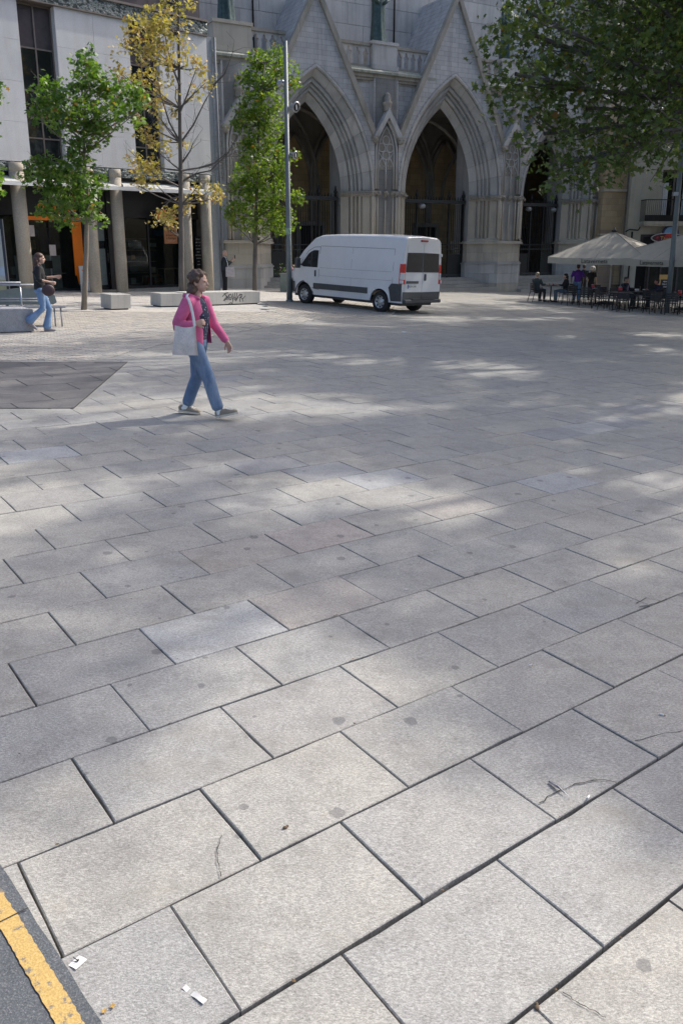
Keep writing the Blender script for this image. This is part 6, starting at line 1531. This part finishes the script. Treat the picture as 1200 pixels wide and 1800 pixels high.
# jeans
dn = clothmat('blue_denim', (.11, .17, .28), 'denim'); jn = MB()
limb(jn, [Vector((-.015, 0, 1.0)), Vector((-.02, 0, .93)), Vector((-.03, 0, .86))], [(.145, .10), (.155, .115), (.15, .12)], 20)
for h_, k, a, s_ in ((hipR, kneeR, ankR, -1), (hipL, kneeL, ankL, 1)):
    limb(jn, [h_+Vector((-.01, 0, .0)), h_.lerp(k, .45)+Vector((.0, 0, 0)), k+Vector((.01, 0, 0)), k.lerp(a, .5)+Vector((.0, 0, 0)), a.lerp(k, .13)], [(.088, .108), (.078, .092), (.066, .074), (.062, .070), (.058, .068)], 18)
    e_ = a.lerp(k, .12); 
addpart(lady, 'jeans', remesh(jn, .009, 2, dn))
M_shoe = plain('olive_brown_canvas', (.26, .22, .17), .8); M_sole = plain('cream_rubber_sole', (.55, .50, .42), .6)
hR, tR = Vector((.215, -.075, .012)), Vector((.475, -.075, .075)); hL, tL = Vector((-.30, .08, .035)), Vector((-.04, .085, .005))
for h_, t_, a in ((hR, tR, ankR), (hL, tL, ankL)):
    m = MB(); shoe(m, h_, t_); sh_ = addpart(lady, 'shoe', remesh(m, .007, 2, M_shoe)); m = MB(); sole(m, h_, t_); m.build('sole', M_sole, sh_)
    d = (t_-h_).normalized(); lc = MB()
    for k in range(4): c = h_+d*(.12+.022*k)+Vector((0, 0, .088-.008*k)); lc.box(c.x, c.y, c.z, .008, .05, .008)
    lc.build('laces', M_whitep, sh_)
    m = MB(); limb(m, [a+Vector((0, 0, .03)), a+Vector((.0, 0, -.03)), h_+d*.05+Vector((0, 0, .05))], [.040, .040, .040]); addpart(lady, 'sock', remesh(m, .009, 1, M_whitep))
# tote bag on her right shoulder
tb = thing('tote_bag', 'whitish tote bag with faint pink check hanging from the pink-jacket woman\'s shoulder', 'bag', lady.location, lady.rotation_euler.z); tb.scale = lady.scale
tm = clothmat('cream_checked_cotton', (.68, .62, .58), 'check'); rows = []
for i in range(13):
    f = i/12; z = 1.11-.33*f; row = []
    for side_ in (-1, 1):
        for k in range(9):
            u_ = k/8 if side_ < 0 else 1-k/8; x = -.125+.235*u_-.035*f*(1-u_)*1.0+.02*f*u_
            y = -.315-.02*f+side_*(.030*sin(pi*u_)*sin(pi*min(1, f*.9+.1)))+.006*sin(u_*9+f*5); row.append((x, y, z+.02*sin(pi*u_)*(f-1)))
    row.append(row[0]); rows.append(row)
m = MB(); m.grid(rows); m.add(rows[-1][:-1], [tuple(range(18))]); m.build('bag_body', tm, tb)
for dy, nm_ in ((-.012, 'strap'), (.012, 'strap')):
    pts = [(-.02, -.205+dy, 1.425), (.02, -.235+dy, 1.39), (.06, -.262+dy, 1.27), (.085, -.285+dy, 1.15), (.10, -.31+dy, 1.08)]
    rr_ = []
    for i, p in enumerate(pts): rr_.append([(p[0]-.012, p[1], p[2]-.004), (p[0]+.012, p[1]-.004, p[2]+.004)])
    solidify(rr_, .006, nm_, M_whitep, tb)
solidify([[(-.045, -.09, 1.44), (-.015, -.09, 1.45)], [(-.04, -.15, 1.452), (-.01, -.15, 1.455)], [(-.035, -.19, 1.44), (-.005, -.19, 1.44)], [(-.035, -.215, 1.41), (-.005, -.217, 1.41)]], .006, 'strap', M_whitep, tb)

# ---------- general figure for the others --------------------------------------------------------
def figure(label, loc, rz, J, skin, hair, top, legs, shoes, vox=.014, long_hair=False, sleeve=1.0, female=False, bulk=1.0, sc=1.0, name='person', headf=(1, 0, 0), hair_style='short'):
    t = thing(name, label, 'person', loc, rz); t.scale = (sc,)*3
    V_ = {k: Vector(v) for k, v in J.items()}
    b = MB(); P_, rot = head_mesh(b, V_['head'], headf)
    limb(b, [V_['neck']-Vector((0, 0, .04)), V_['neck']+Vector((0, 0, .05)), V_['head']-Vector((.01, 0, .04))], [.06, .052, .054])
    mid = V_['hip'].lerp(V_['neck'], .5); limb(b, [V_['hip'], mid, V_['neck']-Vector((0, 0, .05))], [(.12, .09), (.12, .09), (.08, .06)])
    for s_ in 'LR':
        limb(b, [V_['neck'].lerp(V_['sh'+s_], .5)-Vector((0, 0, .03)), V_['sh'+s_], V_['el'+s_], V_['wr'+s_]], [.05, .047, .037, .026])
        d = V_['wr'+s_]-V_['el'+s_]; pn = V_.get('palm'+s_, Vector((0, -1 if s_ == 'L' else 1, 0))); hand(b, V_['wr'+s_], d, pn, 1.0, .6, s_ == 'R')
        limb(b, [V_['h'+s_], V_['k'+s_], V_['a'+s_]], [.075, .052, .036])
    addpart(t, 'body', remesh(b, min(vox, .010), 2, skin)); face_bits(t, P_, rot)
    m = MB(); q = bulk
    limb(m, [V_['hip']-(V_['neck']-V_['hip']).normalized()*.03, V_['hip'].lerp(V_['neck'], .3), V_['hip'].lerp(V_['neck'], .65), V_['hip'].lerp(V_['neck'], .88), V_['neck']-Vector((0, 0, .01))], [(.155*q, .115*q), (.145*q, .118*q), (.165*q, .125*q), (.14*q, .10*q), (.07, .062)], 18)
    for s_ in 'LR':
        e, w_ = V_['el'+s_], V_['wr'+s_]; a = V_['sh'+s_]
        if sleeve <= .5: pts = [V_['neck'].lerp(a, .5)-Vector((0, 0, .03)), a, a.lerp(e, sleeve*2*.95)]; rd = [.06, .07, .062]
        else: pts = [V_['neck'].lerp(a, .5)-Vector((0, 0, .03)), a, e, e.lerp(w_, (sleeve-.5)*2*.93)]; rd = [.06, .068, .056, .042]
        limb(m, pts, [r*q for r in rd], 14)
    addpart(t, 'top', remesh(m, vox, 2, top))
    m = MB(); limb(m, [V_['hip']+Vector((0, 0, .04)), V_['hip']-Vector((0, 0, .04))], [(.15*q, .11*q), (.155*q, .12*q)], 16)
    for s_ in 'LR': limb(m, [V_['h'+s_], V_['h'+s_].lerp(V_['k'+s_], .5), V_['k'+s_], V_['a'+s_].lerp(V_['k'+s_], .12)], [.092*q, .085*q, .066*q, .058], 14)
    addpart(t, 'trousers', remesh(m, vox, 2, legs))
    for s_ in 'LR':
        a = V_['a'+s_]; f = V_.get('f'+s_, Vector((1, 0, 0))); h_ = a-f.normalized()*.06-Vector((0, 0, .085)); m = MB(); shoe(m, h_, h_+f.normalized()*.26); addpart(t, 'shoe', remesh(m, .012, 1, shoes))
    m = MB(); rs = random.Random(len(label)); 
    if hair is not None:
        m.ell(P_(-.022, 0, .045), (.103, .086, .085), 14, 10, rot)
        if hair_style == 'short':
            m.ell(P_(-.045, 0, .0), (.072, .082, .085), 12, 8, rot)
        if hair_style in ('long', 'wavy'):
            m.ell(P_(-.045, 0, .0), (.078, .09, .10), 12, 8, rot)
            for k in range(36 if hair_style == 'wavy' else 24):
                a = rs.uniform(pi*.55, pi*1.45); z = -rs.uniform(0, .34 if hair_style == 'long' else .30); m.ell(P_(-.03+.085*cos(a)*(1+.3*(-z)), .09*sin(a)*(1+.5*(-z)), z), (.034, .036, .05), 8, 6)
        if hair_style == 'afro':
            for k in range(60):
                a = rs.uniform(0, 2*pi); e = rs.uniform(-.5, 1.5); x, y, z = cos(a)*cos(e), sin(a)*cos(e), sin(e)
                if x > .55 and z < .5: continue
                m.ell(P_(-.02+.13*x, .13*y, .13*z+.03), (.045,)*3, 8, 6)
        addpart(t, 'hair', remesh(m, .010, 1, hair))
    return t, P_
def pose(**kw):
    J = dict(hip=(0, 0, .95), neck=(0, 0, 1.47), head=(.03, 0, 1.62), shL=(0, .18, 1.42), shR=(0, -.18, 1.42), elL=(-.03, .25, 1.13), elR=(-.03, -.25, 1.13), wrL=(.05, .26, .88), wrR=(.05, -.26, .88),
             hL=(0, .09, .92), hR=(0, -.09, .92), kL=(.02, .095, .50), kR=(.02, -.095, .50), aL=(0, .1, .09), aR=(0, -.1, .09)); J.update(kw); return J
def sitpose(**kw):
    J = dict(hip=(0, 0, .52), neck=(-.03, 0, 1.04), head=(.01, 0, 1.19), shL=(-.03, .18, 1.0), shR=(-.03, -.18, 1.0), elL=(.08, .25, .76), elR=(.08, -.25, .76), wrL=(.33, .2, .78), wrR=(.33, -.2, .78),
             hL=(.02, .1, .52), hR=(.02, -.1, .52), kL=(.43, .12, .52), kR=(.43, -.12, .52), aL=(.42, .12, .09), aR=(.42, -.12, .09)); J.update(kw); return J
dk = clothmat('black_cloth', (.016, .016, .018)); dk2 = clothmat('charcoal_cloth', (.035, .04, .045)); jb = clothmat('light_denim', (.15, .25, .42), 'denim'); dshoe = plain('dark_shoe', (.03, .03, .035), .6)
# woman at the left edge
g1 = G(78, 584)
lw, _ = figure('long-haired woman in black top and flared jeans walking by the granite bench', (g1.x, g1.y, g1.z), radians(22), pose(neck=(.02, 0, 1.46), hip=(-.01, 0, .95), head=(.06, 0, 1.60), kL=(.16, .08, .50), aL=(.07, .08, .09), kR=(.02, -.1, .53), aR=(-.30, -.1, .26), fR=(.75, 0, -.65), elR=(-.02, -.24, 1.16), wrR=(.22, -.22, 1.10), elL=(.10, .24, 1.18), wrL=(.36, .20, 1.20), palmR=(0, 1, 0)),
    M_skin, hairmat('brown_long_hair', (.07, .032, .02)), dk, jb, plain('grey_trainers', (.22, .21, .24), .7), .012, hair_style='wavy', sleeve=.62, sc=.99)
m = MB()
for s_, (k, a) in {'L': ((.16, .08, .50), (.07, .08, .09)), 'R': ((.02, -.1, .53), (-.30, -.1, .26))}.items():
    k, a = Vector(k), Vector(a); limb(m, [k.lerp(a, .25), k.lerp(a, .6), k.lerp(a, .92)], [.062, .078, .095], 14)
addpart(lw, 'flared_hem', remesh(m, .012, 2, jb))
hb_ = thing('handbag', 'small dark shoulder bag on the hip of the long-haired woman', 'bag', lw.location, lw.rotation_euler.z)
m = MB(); m.ell((.16, -.24, .92), (.14, .06, .13), 12, 8); addpart(hb_, 'pouch', remesh(m, .012, 1, plain('dark_wine_leather', (.05, .025, .03), .5)))
m = MB(); m.tube([(-.02, .14, 1.46), (.0, .0, 1.475), (-.12, -.12, 1.3), (-.06, -.2, 1.12), (.08, -.23, 1.0)], .009, 6); m.build('strap', M_vplast, hb_)
# man by the church corner with a tote bag, photographing
g2 = G(396, 517); 
mn, _ = figure('bald man in black holding up a phone beside the church corner', (g2.x, g2.y, g2.z), radians(25), pose(elR=(.14, -.26, 1.18), wrR=(.33, -.16, 1.36), elL=(.18, .2, 1.2), wrL=(.36, .06, 1.38), head=(.05, 0, 1.62)), M_skin, None, dk2, dk, dshoe, .016, sleeve=.8, sc=1.0, headf=(1, 0, .1))
ph_ = thing('phone', 'dark phone held up by the man beside the church corner', 'phone', mn.location, mn.rotation_euler.z); m = MB(); m.box(.45, -.05, 1.48, .012, .075, .15); m.build('case', M_blk, ph_, bevel=.004); m = MB(); m.box(.442, -.05, 1.48, .004, .066, .135); m.build('screen', M_glass, ph_)
t2 = thing('tote_bag', 'pale canvas tote bag hanging at the side of the man in black', 'bag', mn.location, mn.rotation_euler.z); m = MB(); m.box(.14, -.30, .90, .36, .09, .40); m.build('bag_body', clothmat('pale_tote_cloth', (.45, .41, .42)), t2, bevel=.03)
m = MB(); m.tube([(-.0, -.22, 1.47), (.05, -.27, 1.3), (.08, -.30, 1.09)], .014, 6); m.tube([(-.03, -.12, 1.5), (-.0, -.22, 1.47)], .014, 6); m.build('strap', M_whitep, t2)
# terrace people
g3 = G(991, 527); figure('standing man in a purple T-shirt and light jeans seen from behind at the terrace', (g3.x, g3.y-2, gz(g3.x)), radians(75), pose(elL=(.02, .27, 1.14), elR=(.02, -.27, 1.14), wrL=(.16, .27, .92), wrR=(.16, -.27, .92)), M_skin2, hairmat('dark_short_hair', (.05, .035, .03)), clothmat('purple_cloth', (.13, .035, .30)), jb, dshoe, .016, sleeve=.42, bulk=1.05, sc=1.0)
g3b = Vector((12.55, 42.3, gz(12.55))); figure('person in black half hidden behind the man in purple', (g3b.x-.1, g3b.y, g3b.z), radians(80), pose(), M_skin2, hairmat('dark_short_hair', (.05, .035, .03)), dk, dk, dshoe, .018, sc=.97)
figure('woman with white curly hair in black serving at the terrace tables', (12.35, 40.6, gz(12.35)), radians(60), pose(neck=(.05, 0, 1.44), head=(.1, 0, 1.58), elL=(.1, .26, 1.15), wrL=(.25, .2, .95)), M_skin2, hairmat('white_curly_hair', (.62, .60, .57)), dk, dk, dshoe, .016, sleeve=.35, hair_style='afro', sc=.93)
figure('short-haired sitter in a dark jacket at the left end of the terrace', (8.85, 37.15, gz(8.85)), radians(38), sitpose(), M_skin, hairmat('grey_blond_hair', (.25, .21, .15)), clothmat('dark_green_grey_jacket', (.04, .055, .055)), dk2, dshoe, .016, bulk=1.05)
figure('dark-haired woman in black and jeans seated at the left end table, facing left', (10.25, 37.5, gz(10.25)), radians(178), sitpose(head=(.04, 0, 1.18)), M_skin, hairmat('black_long_hair', (.02, .016, .016)), dk, clothmat('grey_blue_denim', (.12, .17, .23), 'denim'), dshoe, .016, hair_style='long')
x, y = 12.15, 35.1; figure('man in a dark blazer and lilac shirt seated under the parasols, hand to his face', (x, y, gz(x)), radians(-50), sitpose(elR=(.16, -.22, .80), wrR=(.16, -.1, 1.05), head=(.03, 0, 1.19)), M_skin2, hairmat('dark_short_hair', (.05, .035, .03)), clothmat('navy_blazer', (.02, .022, .035)), dk2, dshoe, .016, bulk=1.1)
t = thing('shirt_front', 'lilac shirt front showing in the blazer of the seated man', 'shirt', (x, y, gz(x)), radians(-50)); m = MB(); m.ell((.12, 0, .86), (.035, .06, .16), 10, 8); m.build('cloth', clothmat('lilac_cloth', (.35, .25, .42)), t)
x, y = 13.55, 34.9; figure('red-faced man in a dark navy jumper leaning over the table, facing left', (x, y, gz(x)), radians(175), sitpose(neck=(.08, 0, 1.03), head=(.14, 0, 1.17), elL=(.22, .24, .80), wrL=(.45, .15, .82), elR=(.2, -.25, .8), wrR=(.45, -.15, .84)), SKIN('ruddy_skin', (.50, .22, .17)), hairmat('dark_short_hair', (.05, .035, .03)), clothmat('navy_jumper', (.03, .032, .06)), dk2, dshoe, .016, bulk=1.12)
# small things on the paving
def flat(name, label, cat, c, rz, build, lift=.004):
    p = G(*c); t = thing(name, label, cat, (p.x, p.y, p.z+lift), rz, None, True); build(t); return t
def _butt(col, l, r, tip=None):
    def f(t):
        m = MB(); m.tube([(-l/2, 0, r), (l/2, 0, r)], r, 8); m.build('paper', col, t)
        if tip: m = MB(); m.tube([(l/2, 0, r), (l/2+l*.35, 0, r*.9)], r*.98, 8); m.build('filter', tip, t)
    return f
M_cigp = plain('cigarette_paper', (.75, .73, .70), .8); M_filt = plain('cigarette_filter', (.55, .42, .28), .8)
flat('cigarette_butt', 'white cigarette butt lying by the open joint right of the feather', 'cigarette', (1032, 1405), .95, _butt(M_cigp, .018, .0042, M_cigp)); flat('cigarette_butt', 'cigarette butt on the slab far above the feather', 'cigarette', (930, 1171), -.5, _butt(M_cigp, .022, .0035, M_filt)); flat('cigarette_butt', 'cigarette butt near the right edge of the frame', 'cigarette', (1161, 1258), -.4, _butt(M_cigp, .024, .004, M_filt)); flat('cigarette_butt', 'tiny cigarette butt in the shaded slabs', 'cigarette', (712, 1038), .2, _butt(M_cigp, .018, .0035, M_cigp))
def _feather(t):
    m = MB(); n = 14; rows = []
    for i in range(n+1):
        f = i/n; w_ = .011*sin(pi*min(1, f*.75+.28))*(1 if f < .62 else max(0, 1-(f-.62)/.1)) if f < .72 else .0008; rows.append([(f*.085, w_, .002+.006*sin(pi*f)), (f*.085, 0, .006+.006*sin(pi*f)), (f*.085, -w_*.8, .002+.006*sin(pi*f))])
    m.grid(rows); m.build('vane', plain('grey_feather_vane', (.10, .10, .12), .7, var=.4, scale=60), t); m = MB(); m.tube([(.0, 0, .007), (.05, 0, .0135), (.095, 0, .006), (.11, .002, .002)], [.0006, .0012, .0014, .0008], 6); m.build('quill', M_cigp, t)
flat('feather', 'dark grey pigeon feather lying across the cracked slab', 'feather', (964, 1376), -1.02, _feather)
def _card(t):
    m = MB(); m.grid([[(x, y, .001+.004*sin(x*60)) for x in np.linspace(-.028, .028, 6)] for y in (-.021, .021)], False); m.build('card', M_cigp, t)
    m = MB(); m.box(0, .002, .0065, .022, .003, .0005, .0); m.box(.008, -.002, .0065, .012, .003, .0005, .9); m.box(.009, .004, .0065, .009, .003, .0005, -.7); m.build('printed_arrow', M_blk, t)
flat('paper_card', 'small white paper with a hand-drawn arrow beside the asphalt edge', 'paper', (133, 1691), -.55, _card, .003)
def _tape(t): m = MB(); m.grid([[(x, y, .001+.003*sin(x*90)) for x in np.linspace(-.042, .042, 12)] for y in (-.008, .008)], False); m.build('strip', plain('translucent_tape', (.52, .52, .51), .3), t); m = MB(); m.box(.036, 0, .004, .014, .016, .002); m.build('folded_end', M_cigp, t)
flat('tape_scrap', 'crumpled strip of clear tape on the bottom left slab', 'tape', (342, 1750), -.62, _tape, .003)
def _leaf(t): m = MB(); k = len(STAR); m.add([(x*.012, y*.012, .003+.004*abs(x)) for x, y in STAR], [tuple(range(k))]); m.build('blade', plain('ochre_dead_leaf', (.42, .25, .05), .7), t)
flat('dead_leaf', 'small yellow leaf near the asphalt edge at the bottom', 'leaf', (184, 1781), .3, _leaf); flat('dead_leaf', 'tiny brown leaf fragment right of the yellow one', 'leaf', (199, 1772), 1.3, _leaf)
def _clump(t): m = MB(); m.ell((0, 0, .004), (.010, .007, .006), 8, 6); m.ell((.011, .006, .003), (.006, .005, .004), 8, 6); m.build('lump', plain('dry_brown', (.12, .08, .05), .9), t)
flat('dry_debris', 'dry brown bit of plant litter on the middle slab', 'litter', (501, 1457), .4, _clump, .002); flat('dry_debris', 'dry leaf bit caught in the bottom joint', 'litter', (943, 1773), .9, _clump, .0)
p = G(710, 585); t = thing('plastic_cup', 'tiny white litter scrap far out on the shaded paving', 'litter', p, .3); m = MB(); m.box(0, 0, .02, .12, .06, .03); m.build('scrap', M_whitep, t)
rs = random.Random(9)

m = MB()
for _ in range(150):
    k = rs.randrange(-1, 9); U = rs.uniform(-3, 8); x, y = uv2xy(U, k)
    if y < 1.2 or ea*x+eb*y+ec < .1: continue
    x += rs.uniform(-.012, .012); y += rs.uniform(-.012, .012)
    if rs.random() < .35: x += rs.uniform(-.2, .2); y += rs.uniform(-.2, .2)
    r_ = rs.uniform(.002, .0065); a = rs.uniform(0, 3.1); z = rs.uniform(.004, .006)
    m.add([(x+r_*cos(a+q)*(1.6 if q in (0, pi) else 1), y+r_*sin(a+q), z+r_*.4*(q == 0)) for q in (0, pi/2, pi, 1.5*pi)], [(0, 1, 2, 3)])
o = m.build('joint_crumbs', plain('plant_crumbs', (.13, .085, .04), .9, var=.6, scale=40), None); o.rotation_euler = (0, TILT, 0); tag(o, 'scattered crumbs and leaf bits lying along the paving joints in the foreground', 'debris', None, 'stuff')
